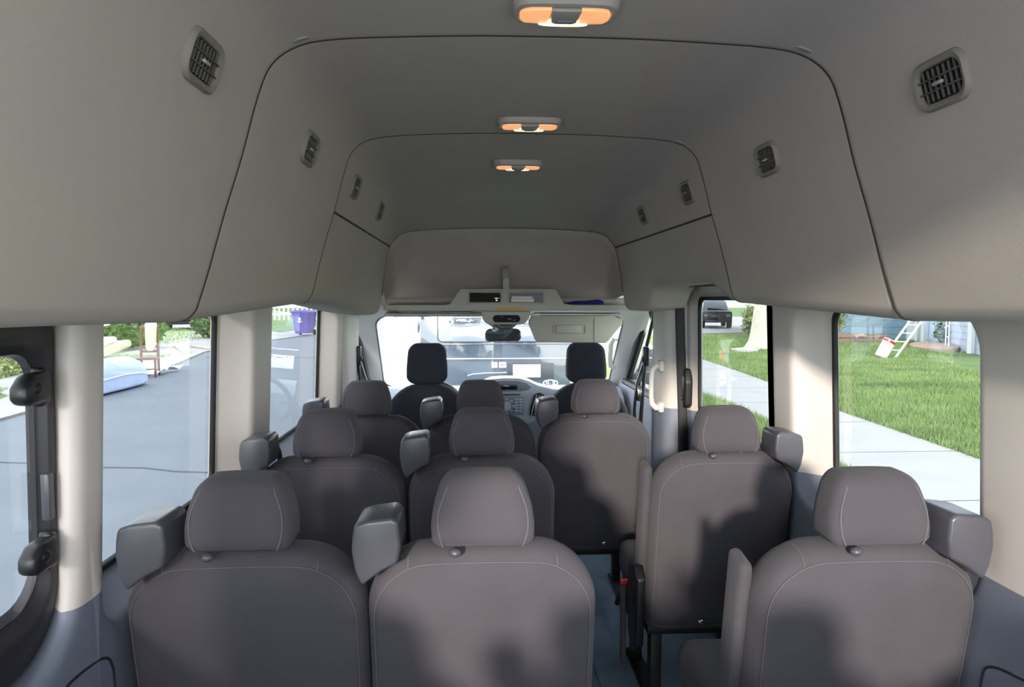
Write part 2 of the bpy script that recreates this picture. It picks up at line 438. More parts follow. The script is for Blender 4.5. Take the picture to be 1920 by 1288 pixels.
# front section: roof part above the side seam, and the two lower side panels
iz = 7*5+0
def front():
    ys = [2.143+(3.88-2.143)*k/26 for k in range(27)]
    for part in ('roof', -1, 1):
        mb = MB(); L = []
        E = [(2.1445,.016),(2.144,.001),(2.1455,0),(2.152,0),(2.165,0)]+[(y, 0) for y in ys[1:-1]]+[(3.872,0),(3.878,.002),(3.88,.008),(3.878,.02)]
        for y, o in E:
            rowL = []
            for sx in (-1, 1):
                h = half(y, sx); n = normals2(h)
                pts = [(sx*(p[0]+q[0]*o), y, p[1]+q[1]*o) for p, q in zip(h, n)]
                if part == 'roof':
                    q = pts[:iz+1]; nn = n[iz]; b = h[iz]
                    q += [(sx*(b[0]+nn[0]*.006), y, b[1]-.002+nn[1]*.006), (sx*(b[0]+nn[0]*.02), y, b[1]-.001)]
                    rowL.append(q)
                elif part == sx:
                    nn = n[iz+1]; b = h[iz]
                    zs = b[1]-.0045
                    q = [(sx*(b[0]+nn[0]*.02), y, zs+.001), (sx*(b[0]+nn[0]*.006), y, zs+.001), (sx*(b[0]+nn[0]*.001), y, zs-.004)]+pts[iz+1:]
                    rowL.append(q)
            L.append(rowL[0][::-1]+rowL[1][1:] if part == 'roof' else rowL[0])
        mb.rings(L, closed=False)
        w = mb.build('ceiling.002' if part == 'roof' else 'trim_3' if part == -1 else 'trim_4', M['lining'], ang=60)
        struct(w, 'front section of the grey fabric headliner' if part == 'roof' else 'fabric side panel below the headliner seam')
front()
# bulkhead in front of the last seam, running down to the overhead shelf
mb = MB(); L = []
base = P3[:12]
for y, o, top, k in ((3.884,.02,0,0),(3.883,.006,0,0),(3.886,0,0,0),(3.95,0,.035,.01),(4.05,0,.10,.02),(4.16,0,.19,.03),(4.27,0,.29,.03),(4.36,0,.375,.03),(4.42,0,.42,.03),(4.44,0,.44,.03)):
    row = []
    for sx in (-1, 1):
        h = catmull(base, 5); n = normals2(h)
        q = []
        for p, m_ in zip(h, n):
            z = p[1]; f = max(0, (z-1.40)/(1.838-1.40))
            q.append((sx*(p[0]+m_[0]*o), y, z-top*f+m_[1]*o))
        row.append(q)
    L.append(row[0][::-1]+row[1][1:])
mb.rings(L, closed=False)
w = mb.build('ceiling.003', M['lining'], ang=60); struct(w, 'sloping headliner above the overhead shelf')
M['seam'] = mat('dark_seam_bead', (52,46,44), .8)
def bead(name, Y, n0=0):
    mb = MB(); pts = [p for p in section(Y, .0012)]
    mb.tube(pts[n0:len(pts)-n0], .0023, 6); return struct(mb.build(name, M['seam']), 'dark seam between two headliner sections')
bead('trim_9', 1.3425); bead('trim_10', 2.1418); bead('trim_11', 3.881, 18)
for sx, nm in ((-1, 'trim_12'), (1, 'trim_13')):
    mb = MB(); pts = []
    for k in range(28):
        y = 2.143+(3.88-2.143)*k/27; h = half(y, sx); n = normals2(h)[iz]; b = h[iz]
        pts.append((sx*(b[0]+n[0]*.0015), y, b[1]-.003))
    mb.tube(pts, .0023, 6); struct(mb.build(nm, M['seam']), 'dark seam along the side of the headliner')
M['clip'] = mat('liner_clip_grey', (150,144,138), .5)
for y, nm in ((1.315,'rear'),(2.12,'middle'),(3.84,'front')):
    for sx in (-1, 1):
        h = half(y, sx); k = min(range(len(h)-1), key=lambda q: abs(h[q][0]-.475)); a, b = h[k], h[k+1]
        sl_ = math.atan2(b[1]-a[1], b[0]-a[0])
        mb = MB(); mb.rings([[(r_*.017*math.cos(t), r_*.007*math.sin(t), z) for t in [q*math.pi/10 for q in range(20)]] for r_, z in ((1,.002),(1,-.0015),(.85,-.003))])
        o = mb.build('headliner_clip', M['clip']); o.location = (sx*a[0], y, a[1]); o.rotation_euler = (0, -sx*sl_ if sx > 0 else -sx*sl_*1, 0)
        tag(o, 'small oval clip just behind the %s headliner seam, on the %s side' % (nm, 'street' if sx < 0 else 'kerb'), 'clip', 'headliner clips')

# ------------------------------------------------------------------ roof vents
def surf(Y, sx, z):
    h = half(Y, sx)
    for a, b in zip(h, h[1:]):
        if a[1] >= z >= b[1] and a[0] > .4:
            t = (a[1]-z)/(a[1]-b[1]); x = a[0]+(b[0]-a[0])*t
            d = Vector((sx*(b[0]-a[0]), 0, b[1]-a[1])).normalized()
            return Vector((sx*x, Y, z)), d
def make_vent():
    root = empty('air_vent')
    mb = MB(); L = []      # local: x along the van, y up the wall, z into the cabin
    for (w, h, r, z) in ((.061,.041,.027,-.016),(.060,.040,.026,-.004),(.059,.039,.025,-.001),(.056,.036,.023,.002),(.051,.031,.020,.001),(.048,.028,.018,-.001),(.047,.027,.017,-.0065)):
        L.append([(x, y, z) for x, y in rrect(-w, w, -h, h, r, 6, 3)])
    mb.rings(L, cap0=False, cap1=False); mb.build('bezel', M['vent'], root)
    mb = MB(); mb.mi = 0
    V = [(x, y, -.006) for x, y in rrect(-.047,.047,-.027,.027,.017,6,3)]
    mb._f([mb.bm.verts.new(p) for p in V]); mb.build('throat', M['vent_dark'], root)
    mb = MB()
    for y in (-.0095, .0095): mb.box(-.046,.046,y-.0012,y+.0012,-.006,.001,.0008,1)
    for i in range(7): 
        x = -.036+.012*i
        mb.box(x-.001,x+.001,-.025,.025,-.006,-.002,.0005,1)
    mb.build('vanes', M['vane'], root)
    mb = MB(); mb.box(-.012,.010,-.003,.003,-.003,.004,.0025,2); mb.build('thumb_tab', M['bezel'], root)
    return root
vent0 = make_vent(); first = True
vd = [(-1,1.09,1.803,'nearest the camera, above the black framed window'),(-1,1.735,1.81,'second from the back, above the second window'),(-1,2.36,1.818,'third from the back, just past the middle headliner seam'),(-1,3.02,1.822,'smallest, nearest the windscreen'),
      (1,1.058,1.782,'nearest the camera, above the rear kerbside window'),(1,1.69,1.788,'second from the back, above the lawn window'),(1,2.32,1.803,'third from the back, above the door window'),(1,2.98,1.806,'smallest, nearest the windscreen')]
for sx, y, z, lab in vd:
    o = vent0 if first else copy_tree(vent0); first = False
    p, d = surf(y, sx, z)
    up = -d; inn = Vector((-sx, 0, 0)); inn = (inn-up*inn.dot(up)).normalized()
    ax = up.cross(inn)
    T = Matrix((ax, up, inn)).transposed().to_4x4(); T.translation = p+inn*.0075
    o.matrix_world = T
    tag(o, ('street side' if sx < 0 else 'kerb side')+' oval ceiling air vent, '+lab, 'air vent', 'air vents along the headliner')

# ------------------------------------------------------------------ dome lamps
M['lens'] = mat('lit_lamp_lens', (236,170,120), .3, emit=(255,178,120), estr=.26)
M['bulb'] = mat('lit_bulb_edge', (255,230,170), .3, emit=(255,220,150), estr=1.0)
def make_lamp():
    root = empty('dome_lamp')
    mb = MB(); L = []
    for (w, h, r, z) in ((.093,.045,.030,.006),(.093,.045,.030,-.004),(.088,.040,.027,-.012),(.081,.032,.024,-.014),(.080,.031,.023,-.010)):
        L.append([(x, y+.004*(1-(x/.093)**2)*(-1 if y < 0 else 1), z) for x, y in rrect(-w, w, -h, h, r, 6, 6)])
    mb.rings(L, cap0=False, cap1=True); mb.build('bezel', M['bezel'], root)
    for s in (-1, 1):
        mb = MB(); pts = [(s*.024,-.030),(s*.028,.027),(s*.070,.026),(s*.078,.012),(s*.079,-.008),(s*.072,-.024),(s*.05,-.028)]
        mb.poly(pts, 'z', -.017, -.009, .003, 2); mb.build('lens', M['lens'], root)
    mb = MB(); mb.poly([(-.045,.030),(-.03,.0345),(0,.036),(.03,.0345),(.045,.030),(.03,.026),(-.03,.026)], 'z', -.0185, -.009, .0015, 1); mb.build('bulb_strip', M['bulb'], root)
    mb = MB(); mb.poly([(-.026,-.030),(.026,-.030),(.022,.018),(.016,.024),(-.016,.024),(-.022,.018)], 'z', -.019, -.009, .002, 2); mb.build('switch_plate', M['bezel'], root)
    mb = MB(); mb.box(-.014,.014,.004,.014,-.023,-.017,.002); mb.build('switch', M['dash'], root)
    return root
lamp0 = make_lamp(); first = True
for y, z, lab in ((1.205,1.944,'largest and nearest, behind the rear seam'),(1.99,1.949,'middle one, just behind the second seam'),(2.53,1.936,'smallest, furthest forward')):
    o = lamp0 if first else copy_tree(lamp0); first = False
    o.location = (0, y, z-.002); o.rotation_euler = (0,0,0)
    tag(o, 'oval ceiling lamp glowing amber, '+lab, 'ceiling lamp', 'dome lamps along the roof centre')

# ------------------------------------------------------------------ seats
def back_mesh(mb, hw, zb, zt, D, rt, lean, crown=.012, bulge=.008, narrow=.0):
    def ring(y, e, extra=0):
        pts = rrect(-hw+e*.6, hw-e*.6, zb+e, zt-e, max(rt-e*.55, .02), 9, 9, rb=max(.05-e*.5, .015))
        out = []
        for x, z in pts:
            t = (z-zb)/(zt-zb)
            zz = z+crown*(1-(x/hw)**2)*max(0, (t-.75)/.25)
            xx = x*(1-narrow*(1-t))
            yy = y+(.78-z)*lean-extra*(1-(x/hw)**2)
            out.append((xx, yy, zz))
        return out
    prof = [(.004,.20,bulge),(.002,.13,bulge),(.002,.07,bulge*.8),(.004,.042,bulge*.4),(.007,.031,0),(.0095,.027,0),(.013,.019,0),(.024,.008,0),(.045,0,0),(D*.6,0,0),(D-.03,.005,0),(D-.008,.018,0),(D,.045,0),(D+.004,.12,0)]
    mb.rings([ring(*p) for p in prof])
    return ring
def head_mesh(mb, hw, zb, zt, D, y0):
    H = zt-zb
    def wf(z):
        t = (z-zb)/H
        return interp([(0,.93),(.12,.985),(.3,1.0),(.55,.955),(.8,.85),(1,.745)], t)
    def ring(y, e, b=0):
        out = []
        for x, z in rrect(-hw+e, hw-e, zb+e, zt-e, max(.028-e*.4, .008), 7, 7, rb=max(.016-e*.3, .005)):
            t = (z-zb)/H
            out.append((x*wf(z), y0+y+.022*t*t-b*(1-(x/hw)**2)+(0 if y < D/2 else -.02*t), z+.004*(1-(x/hw)**2)*(t > .5)))
        return out
    mb.rings([ring(*p) for p in ((.0,.06,.010),(.0,.035,.009),(.002,.018,.006),(.007,.007,.003),(.016,.001,0),(.030,0,0),(D*.7,0,0),(D-.018,.004,0),(D-.005,.014,0),(D,.03,0),(D+.002,.06,0))])
    return wf
def belt_shell(mb, hwx, sgn):
    """moulded shoulder belt housing: outline in x,z; sgn -1 sits on the left shoulder"""
    o = [(-.252,.985),(-.248,1.008),(-.225,1.016),(-.175,1.022),(-.163,1.012),(-.160,.965),(-.166,.932),(-.200,.915),(-.235,.888),(-.247,.915),(-.254,.955)]
    dx = hwx-.238
    pts = [((x-dx)*(-sgn), z) for x, z in o]
    mb.poly(pts, 'y', -.060, .052, .014, 4)
def make_seat(kind, hw=.239, housing=-1, armrest=0, posts=False, y_hr=-.035, row5=False):
    root = empty('passenger_seat')
    mb = MB(); ring = back_mesh(mb, hw, .30, .932, .125, .125, .17)
    mb.build('backrest', M['fabric'], root, ang=50)
    mb = MB(); pts = [Vector(p) for p in ring(.0068, .0285)]
    mb.tube([p+Vector((0,-.0006,0)) for p in pts], .0011, 6, closed=True)
    mb.build('seam_piping', M['piping'], root)
    for s in (1, -1):
        mb = MB(); pts = []
        for yy, ee in ((.0068,.0285),(.013,.019),(.024,.008),(.045,0),(.075,0)):
            p = Vector(min([q for q in ring(yy, ee) if q[2] > .85], key=lambda q: abs(q[0]-s*.150))); p.x = s*.15; pts.append(p)
        mb.tube(pts, .0011, 5); mb.build('seam_piping', M['piping'], root)
    mb = MB(); wf = head_mesh(mb, .104, .948, 1.088, .115, y_hr)
    hr = mb.build('headrest', M['fabric'], root, ang=55)
    for s in (-1, 1):
        mb = MB()
        pts = []
        for k in range(13):
            z = .953+.130*k/12; t = (z-.948)/.14
            pts.append((s*.081*wf(z)*(1+.12*math.sin(t*math.pi)), y_hr+.022*t*t-.0012+(.010 if k == 12 else 0.004 if k == 11 else 0)+.002, z))
        pts += [(s*.056, y_hr+.040, 1.0885), (s*.056, y_hr+.075, 1.086)]
        mb.tube(pts, .0014, 5)
        mb.build('stitched_seam', M['piping'], hr)
    mb = MB()
    if posts:
        for s in (-1, 1):
            mb = MB(); mb.cyl((s*.052, y_hr+.055, .945), .0055, 'z', .05, 10); mb.build('headrest_post', M['chrome'], root)
    for s in (-1, 1):
        mb = MB(); mb.cyl((s*.052, y_hr+.055, .942), .012, 'z', .014, 12); mb.build('headrest_guide', M['shell'], root)
    mb = MB()
    mb.tube([(-.05, y_hr+.045, .943), (-.051, y_hr+.02, .943), (-.052, y_hr+.008, .940)], .006, 8)
    mb.ball((-.055, y_hr+.004, .9405), .0125, .011, .0095)
    mb.build('release_knob', M['shell'], root)
    if housing:
        mb = MB(); belt_shell(mb, hw, housing); mb.build('belt_housing', M['shell'], root, ang=30)
        mb = MB(); s = housing
        mb.tube([(s*(hw-.05), .056, .985), (s*(hw-.055), .12, .93), (s*(hw-.07), .22, .62), (s*(hw-.06), .30, .47)], .020, 8, flat=.06)
        mb.build('seat_belt', M['black'], root)
    # cushion and base, ahead of the back
    mb = MB()
    L = []
    for (y, e) in ((.10,.05),(.11,.015),(.15,0),(.34,0),(.50,.0),(.56,.012),(.585,.05)):
        L.append([(x, y+.02*(1-(x/hw)**2)*(y > .4), z+.018*min(1, max(0, (y-.2)/.3))+.012*(abs(x)/hw)**3) for x, z in rrect(-hw-.006+e, hw+.006-e, .30+e, .445-e, max(.05-e*.5,.02), 6, 5)])
    mb.rings(L); mb.build('cushion', M['fabric'], root, ang=50)
    mb = MB()
    mb.box(-hw+.02, hw-.02, .15, .55, .265, .305, .006)
    for s in (-1, 1):
        mb.box(s*(hw-.055)-.02, s*(hw-.055)+.02, .16, .21, .0, .27, .004); mb.box(s*(hw-.055)-.02, s*(hw-.055)+.02, .44, .49, .0, .27, .004)
        mb.box(s*(hw-.055)-.028, s*(hw-.055)+.028, .12, .53, .0, .022, .004)
    mb.build('frame', M['matte'], root)
    mb = MB(); bx = -.052*housing; mb.ball((bx, .066, .352), .012, .009, .009); mb.cyl((bx+.012,.070,.354), .005, 'x', .03, 8)
    mb.build('bolt', M['chrome'], root)
    if armrest:
        s = armrest
        mb = MB()
        T = Matrix.Rotation(R(9.5), 4, 'X')
        mb.box(s*(hw-.006) if s > 0 else s*(hw+.024), s*(hw+.024) if s > 0 else s*(hw-.006), .125, .205, .40, .885, .014, 3, M4=Matrix.Translation((0,.075,0)) @ Matrix.Translation((0,.0,.4)) @ T @ Matrix.Translation((0,0,-.4)) @ Matrix.Translation((0,-.075,0)))
        mb.build('folded_armrest', M['fabric'], root, ang=45)
        mb = MB()
        mb.poly([(.06,.50),(.10,.54),(.19,.50),(.22,.42),(.20,.27),(.14,.215),(.08,.26)], 'x', s*(hw+.010), s*(hw+.040), .008, 3)
        mb.build('recliner_cover', M['black'], root)
        mb = MB()
        mb.poly([(.24,.40),(.27,.42),(.285,.40),(.265,.24),(.27,.12),(.255,.10),(.235,.16),(.235,.26)], 'x', s*(hw+.035), s*(hw+.052), .006, 2)
        mb.build('recline_handle', M['fabric'], root)
        mb = MB(); mb.tube([(s*(hw+.05), .33, .30), (s*(hw+.04), .26, .40)], .010, 8); 
        st = mb.build('buckle_stalk', M['black'], root)
        mb = MB(); mb.box(s*(hw+.042)-.014, s*(hw+.042)+.014, .245,.262,.405,.425,.004); mb.build('red_button', M['red'], st)
    return root
YR = {4:1.345, 3:2.13, 2:2.88}
protoL = make_seat('L', housing=-1)
protoM = make_seat('M', hw=.237, housing=-1, posts=True)
protoR = make_seat('R', hw=.233, housing=1, armrest=-1)
protoT = make_seat('T', hw=.245, housing=-1, posts=True)
G = 'grey cloth passenger seats'
seats = [
 (protoL,-.621,4,'grey cloth passenger seat in the nearest row, against the street side wall'),
 (protoM,-.143,4,'grey cloth passenger seat in the nearest row, between window seat and aisle'),
 (protoR,.650,4,'grey cloth single seat in the nearest row, beside the kerb side wall'),
 (protoL,-.621,3,'grey cloth passenger seat in the middle row, against the street side wall'),
 (protoM,-.139,3,'grey cloth passenger seat in the middle row, left edge of the aisle'),
 (protoR,.652,3,'grey cloth single seat in the middle row, beside the sliding door window'),
 (protoL,-.621,2,'grey cloth passenger seat behind the driver seat, by the street side window'),
 (protoM,-.139,2,'grey cloth centre seat of the row of three behind the front seats'),
 (protoT,.358,2,'grey cloth passenger seat directly behind the front passenger seat'),
]
rear = [(protoL,-.655),(protoL,-.222),(protoL,.205),(protoR,.670)]
used = set()
for pr, x, row, lab in seats:
    o = pr if pr.name not in used else copy_tree(pr); used.add(pr.name)
    o.location = (x, YR[row]-(.035 if (row == 4 and pr is protoR) else 0), 0)
    tag(o, lab, 'seat', G)

for pr, x in rear:                 # unseen last bench below the view, added to shade the nearest row
    o = copy_tree(pr); o.location = (x, .10, 0); o.scale.x = .88
    tag(o, 'unseen grey cloth seat of the last bench, placed to shade the nearest row', 'seat', G)
for o in [q for q in bpy.data.objects if q.name.split('.')[0] == 'belt_housing' and q.parent.location.y > 1]:
    r = o.parent; x = r.location.x; near = r.location.y < 1.5
    if near and x < -.5: o.location.x = .040
    if near and x > .5: o.location.x = -.042
    if not near and x > .5: o.location.x = -.022
# front seats
def make_front(x, lab):
    root = empty('front_seat', (x, 3.85, 0))
    mb = MB(); ring = back_mesh(mb, .255, .36, .925, .14, .20, .13, crown=.03)
    mb.build('backrest', M['fabric_dark'], root, ang=50)
    mb = MB(); head = []
    H0, H1 = .955, 1.185
    def rg(y, e):
        out = []
        for a, z in rrect(-.113+e, .113-e, H0+e, H1-e, max(.045-e*.4,.012), 7, 7):
            t = (z-H0)/(H1-H0); w = interp([(0,.96),(.15,1.02),(.4,1.02),(.8,.95),(1,.86)], t)
            out.append((a*w, y+.02*t, z))
        return out
    mb.rings([rg(*p) for p in ((-.008,.07),(-.006,.03),(0,.012),(.012,.001),(.03,0),(.08,0),(.10,.012),(.108,.04))])
    mb.build('headrest', M['fabric_dark'], root, ang=50)
    mb = MB()
    for s in (-1, 1):
        mb = MB(); mb.cyl((s*.068, .05, .945), .006, 'z', .06, 10); mb.build('headrest_post', M['chrome'], root)
    mb = MB(); L = []
    for (y, e) in ((.12,.05),(.13,.01),(.2,0),(.45,0),(.56,.012),(.59,.05)):
        L.append([(p, y, z) for p, z in rrect(-.26+e, .26-e, .33+e, .50-e, max(.05-e*.5,.02), 6, 5)])
    mb.rings(L); mb.build('cushion', M['fabric_dark'], root, ang=50)
    mb = MB(); mb.box(-.2,.2,.15,.52,.0,.335,.01); mb.build('pedestal', M['matte'], root)
    tag(root, lab, 'seat', 'dark front seats')
    return root
make_front(-.437, 'dark grey driver seat with tall headrest, in front of the steering wheel')
make_front(.480, 'dark grey front passenger seat with tall headrest, below the lowered sun visor')
#PART2
# ------------------------------------------------------------------ cab: pillars, windscreen, cowl
def bar(mb, A, B, hx, hy, r=.01, n=1):
    """rounded bar with rectangular section between two points"""
    pass
e = empty('windshield', (0, 4.8, .8))
struct(e, 'clear windscreen'); 
# windscreen frame / A-pillars (loop from glass edge into the cabin)
WT = (4.30, 1.335); WB = (5.12, .775)
def wsp(u, v, off=0, x=None):      # u -1..1 across, v 0 bottom..1 top
    hx = lerp(.860, .800, v)
    return None
def wloop(ex, dy, rad, dx=0):
    out = []
    for a, b in rrect(-1-ex, 1+ex, 0-ex*.9, 1+ex*.9, rad, 6, 8):
        v = b
        y = lerp(WB[0], WT[0], v)+dy+.10*(1-min(1, abs(a))**2); z = lerp(WB[1], WT[1], v)
        x = a*(lerp(.845, .790, max(0, min(1, v)))+dx)
        out.append((x, y, z))
    return out
mb = MB(); mb._f([mb.bm.verts.new(p) for p in wloop(.0, .0, .12)])
t = mb.bm.faces[:] if False else None
mb.build('pane', M['windshield'], e, -Vector(e.location))
mb = MB(); mb.rings([wloop(-.006, .0, .12), wloop(-.008,-.012,.12), wloop(.012,-.014,.12), wloop(.012,.0,.12), wloop(-.006,0,.12)], cap0=False, cap1=False)
mb.build('rubber_seal', M['dash'], e, -Vector(e.location))
mb = MB(); mb.rings([wloop(.01,.02,.12), wloop(.005,-.015,.12), wloop(.03,-.035,.12), wloop(.10,-.10,.13), wloop(.17,-.12,.14), wloop(.22,-.05,.14), wloop(.22,.02,.14)], cap0=False, cap1=False)
w = mb.build('trim_5', M['trim']); struct(w, 'pale windscreen surround and front pillars')
# cab doors and B pillars
for sx, nm in ((-1, 'door_2'), (1, 'door_3')):
    e = empty(nm, (sx*.9, 4.3, .2)); struct(e, 'front cab door with window'); off = -Vector(e.location)
    y0 = 3.66 if sx < 0 else 3.5
    mb = MB()
    # lower panel
    mb.poly([(y0+.2,-.05),(y0+.2,.86),(4.95,.86),(5.3,.78),(5.35,-.05)], 'x', sx*.90, sx*1.02, .02, 3)
    mb.build('door_panel', M['lowtrim'], e, off)
    mb = MB()
    fr = [(y0+.24,.84),(y0+.24,1.40),(4.12,1.40),(4.30,1.30),(4.75,.90),(4.86,.84)]
    mb.tube([(sx*.925, y, z) for y, z in fr], .030, 8, closed=True)
    mb.tube([(sx*.925, 4.05, 1.38), (sx*.925, 4.42,.95), (sx*.925,4.46,.84)], .012, 8)
    mb.build('window_frame', M['rubber'], e, off)
    mb = MB(); mb._f([mb.bm.verts.new((sx*.935, y, z)) for y, z in fr]); mb.build('window_pane', M['frontglass'], e, off)
    # wing mirror
    mb = MB(); mb.box(sx*1.10-.09, sx*1.10+.09, 4.80, 4.88, .80, 1.08, .03, 3); mb.box(sx*1.02-.06, sx*1.02+.03, 4.82,4.86,.84,.90,.01)
    mb.build('wing_mirror', M['black'], e, off)
    # B pillar trim
    mb = MB()
    if sx < 0:
        for (z0, z1, x0, x1) in ((.0,1.50,.86,.83),):
            mb.rings([[(-.99,3.64,z),(-.868-(0),3.64,z),(-.852,3.66,z),(-.845,3.72,z),(-.835,3.86-.0*z,z),(-.835,3.93+.14*(z-.9),z),(-.85,3.97+.16*(z-.9),z),(-.93,3.99+.16*(z-.9),z),(-.99,3.99+.16*(z-.9),z)] for z in (0,.4,.8,.95,1.1,1.25,1.45)])
    else:
        mb.rings([[(.99,3.42,z),(.90,3.42,z),(.850,3.43,z),(.826,3.45,z),(.815,3.50,z),(.812,3.60,z),(.815,3.69,z),(.835,3.73,z),(.93,3.74,z),(.99,3.74,z)] for z in (0,.4,.8,.95,1.1,1.25,1.45)])
    w = mb.build('trim_%d' % (6 if sx < 0 else 7), M['wall']); struct(w, 'pillar trim behind the '+('driver' if sx < 0 else 'front passenger')+' seat')
# grab handles: B pillar (right) and A pillar (right)
def handle(nm, pts, r, lab, m):
    mb = MB(); mb.tube(pts, r, 10); return tag(mb.build(nm, m), lab, 'grab handle')
mb = MB()
mb.tube([(.815,3.50,1.085),(.785,3.50,1.09),(.765,3.50,1.07),(.76,3.50,1.02),(.76,3.50,.93),(.765,3.50,.89),(.785,3.50,.87),(.815,3.50,.872)], [.018,.018,.015,.013,.013,.015,.018,.018], 10)
mb.box(.795,.825,3.47,3.53,1.06,1.12,.012,3); mb.box(.795,.825,3.47,3.53,.845,.90,.012,3)
tag(mb.build('grab_handle', M['trim']), 'pale grab handle on the pillar beside the sliding door', 'grab handle')
mb = MB()
mb.tube([(.815,4.60,1.17),(.78,4.58,1.17),(.765,4.60,1.13),(.775,4.68,1.03),(.79,4.74,.97),(.82,4.77,.955)], .018, 10)
tag(mb.build('grab_handle.001', M['trim']), 'pale grab handle on the windscreen pillar by the passenger', 'grab handle')
# front seat belts
for sx in (-1, 1):
    y = 3.92 if sx < 0 else 3.78
    x = sx*.83 if sx < 0 else .80
    root = empty('seat_belt', (x, y, 0))
    mb = MB(); mb.box(-.016,.016,-.02,.02,1.06,1.17,.008,3); mb.ball((0,0,1.10),.024,.02,.028); mb.build('belt_anchor', M['black'], root)
    mb = MB()
    d = -sx
    mb.tube([(0,0,1.09),(d*.008,.0,1.0),(d*.02,.01,.8),(d*.03,.02,.5),(d*.03,.02,.02)], .022, 8, flat=.45)
    mb.tube([(0,.02,1.10),(d*.045,.03,.95),(d*.055,.03,.80),(d*.04,.03,.55)], .020, 8, flat=.4)
    mb.build('webbing', M['black'], root)
    mb = MB(); mb.box(d*.03-.014,d*.03+.014,.0,.035,.86,.93,.005); mb.build('buckle_tongue', M['chrome'], root)
    tag(root, 'black seat belt hanging on the pillar by the '+('driver seat' if sx < 0 else 'front passenger seat'), 'seat belt', 'front seat belts')

# ------------------------------------------------------------------ overhead shelf
root = empty('overhead_shelf', (0, 3.95, 1.37)); off = -Vector(root.location)
M['shelf'] = mat('shelf_plastic', (176,172,158), .5, bump=.05, scale=500)
mb = MB()
o = [(-.70,1.49),(-.712,1.47),(-.705,1.41),(-.67,1.378),(-.60,1.370),(.66,1.370),(.72,1.380),(.752,1.41),(.765,1.47),(.752,1.492),(.735,1.48),(.722,1.42),(.705,1.405),(.40,1.405),(.355,1.412),(.312,1.488),(.300,1.497),(-.240,1.497),(-.252,1.488),(-.305,1.412),(-.33,1.405),(-.655,1.405),(-.672,1.42),(-.685,1.48)]
mb.poly(o, 'y', 3.945, 3.975, .004, 2)
mb.box(-.69,.74,3.96,4.42,1.374,1.392,.004)
mb.box(-.25,.31,3.97,4.25,1.480,1.494,.003)
mb.build('shelf_body', M['shelf'], root, off)
for (x0, x1, dk) in ((-.197,-.012,1),(.034,.236,0)):
    mb = MB(); L = []
    for (e_, y) in ((.008,3.944),(.006,3.938),(0,3.936),(-.004,3.942),(-.006,4.00)):
        L.append([(x, y, z) for x, z in rrect(x0-e_, x1+e_, 1.417-e_, 1.478+e_, .006, 3, 2)])
    mb.rings(L, cap0=False, cap1=False); mb.build('cubby_rim', M['shelf'], root, off)
    mb = MB(); mb.box(x0+.004,x1-.004,3.9435,3.9445,1.421,1.474,0); mb.build('cubby_opening', M['vent_dark'] if dk else M['dash'], root, off)
mb = MB(); mb.box(-.048,.128,3.941,3.946,1.377,1.389,.001); mb.mi = 1
mb.build('warning_label', [M['label']], root, off)
# pod with map lamps
mb = MB()
mb.poly([(-.125,1.372),(.165,1.372),(.160,1.33),(.135,1.298),(.10,1.288),(-.075,1.288),(-.105,1.30),(-.122,1.33)], 'y', 3.98, 4.10, .012, 3)
mb.build('lamp_pod', M['shelf'], root, off)
mb = MB(); mb.poly([(x, z) for x, z in rrect(-.080,.080,1.302,1.345,.021,6,2)], 'y', 3.974, 3.985, .002, 1, M4=Matrix.Translation((.022,0,0))); lp = mb.build('map_lamp', M['vent_dark'], root, off)
mb = MB(); mb.box(.03,.05,3.97,3.976,1.318,1.326,.001); mb.box(-.01,.0,3.97,3.976,1.332,1.337,.001); mb.box(.062,.075,3.97,3.976,1.312,1.318,.001); mb.build('lamp_switch', M['dash'], root, off)
# strut up to the headliner
mb = MB(); mb.poly([(3.96,1.49),(3.985,1.49),(4.04,1.54),(4.17,1.60),(4.17,1.64),(4.06,1.62),(3.98,1.56)], 'x', .0, .040, .006, 2)
mb.build('support_strut', M['shelf'], root, off)
tag(root, 'pale overhead storage shelf across the cab, above the windscreen', 'shelf')
# contents
mb = MB()
mb.poly([(.375,1.394),(.40,1.415),(.44,1.426),(.52,1.428),(.575,1.436),(.600,1.425),(.604,1.394)], 'y', 4.0, 4.16, .008, 3)
tag(mb.build('folded_cloth', M['blue']), 'navy blue folded cloth lying on the open end of the overhead shelf', 'cloth')
mb = MB(); mb.box(.046,.178,3.920,3.943,1.421,1.440,.002); mb.box(.05,.172,3.93,3.943,1.4405,1.454,.002)
tag(mb.build('paper_stack', M['paper']), 'white papers in the right-hand cubby of the overhead shelf', 'papers')
mb = MB(); mb.box(-.045,-.030,3.925,3.943,1.424,1.438,.002); mb.box(-.055,-.02,3.93,3.943,1.440,1.446,.001)
tag(mb.build('metal_clip', M['chrome']), 'shiny metal clip inside the left-hand dark cubby of the shelf', 'clip')
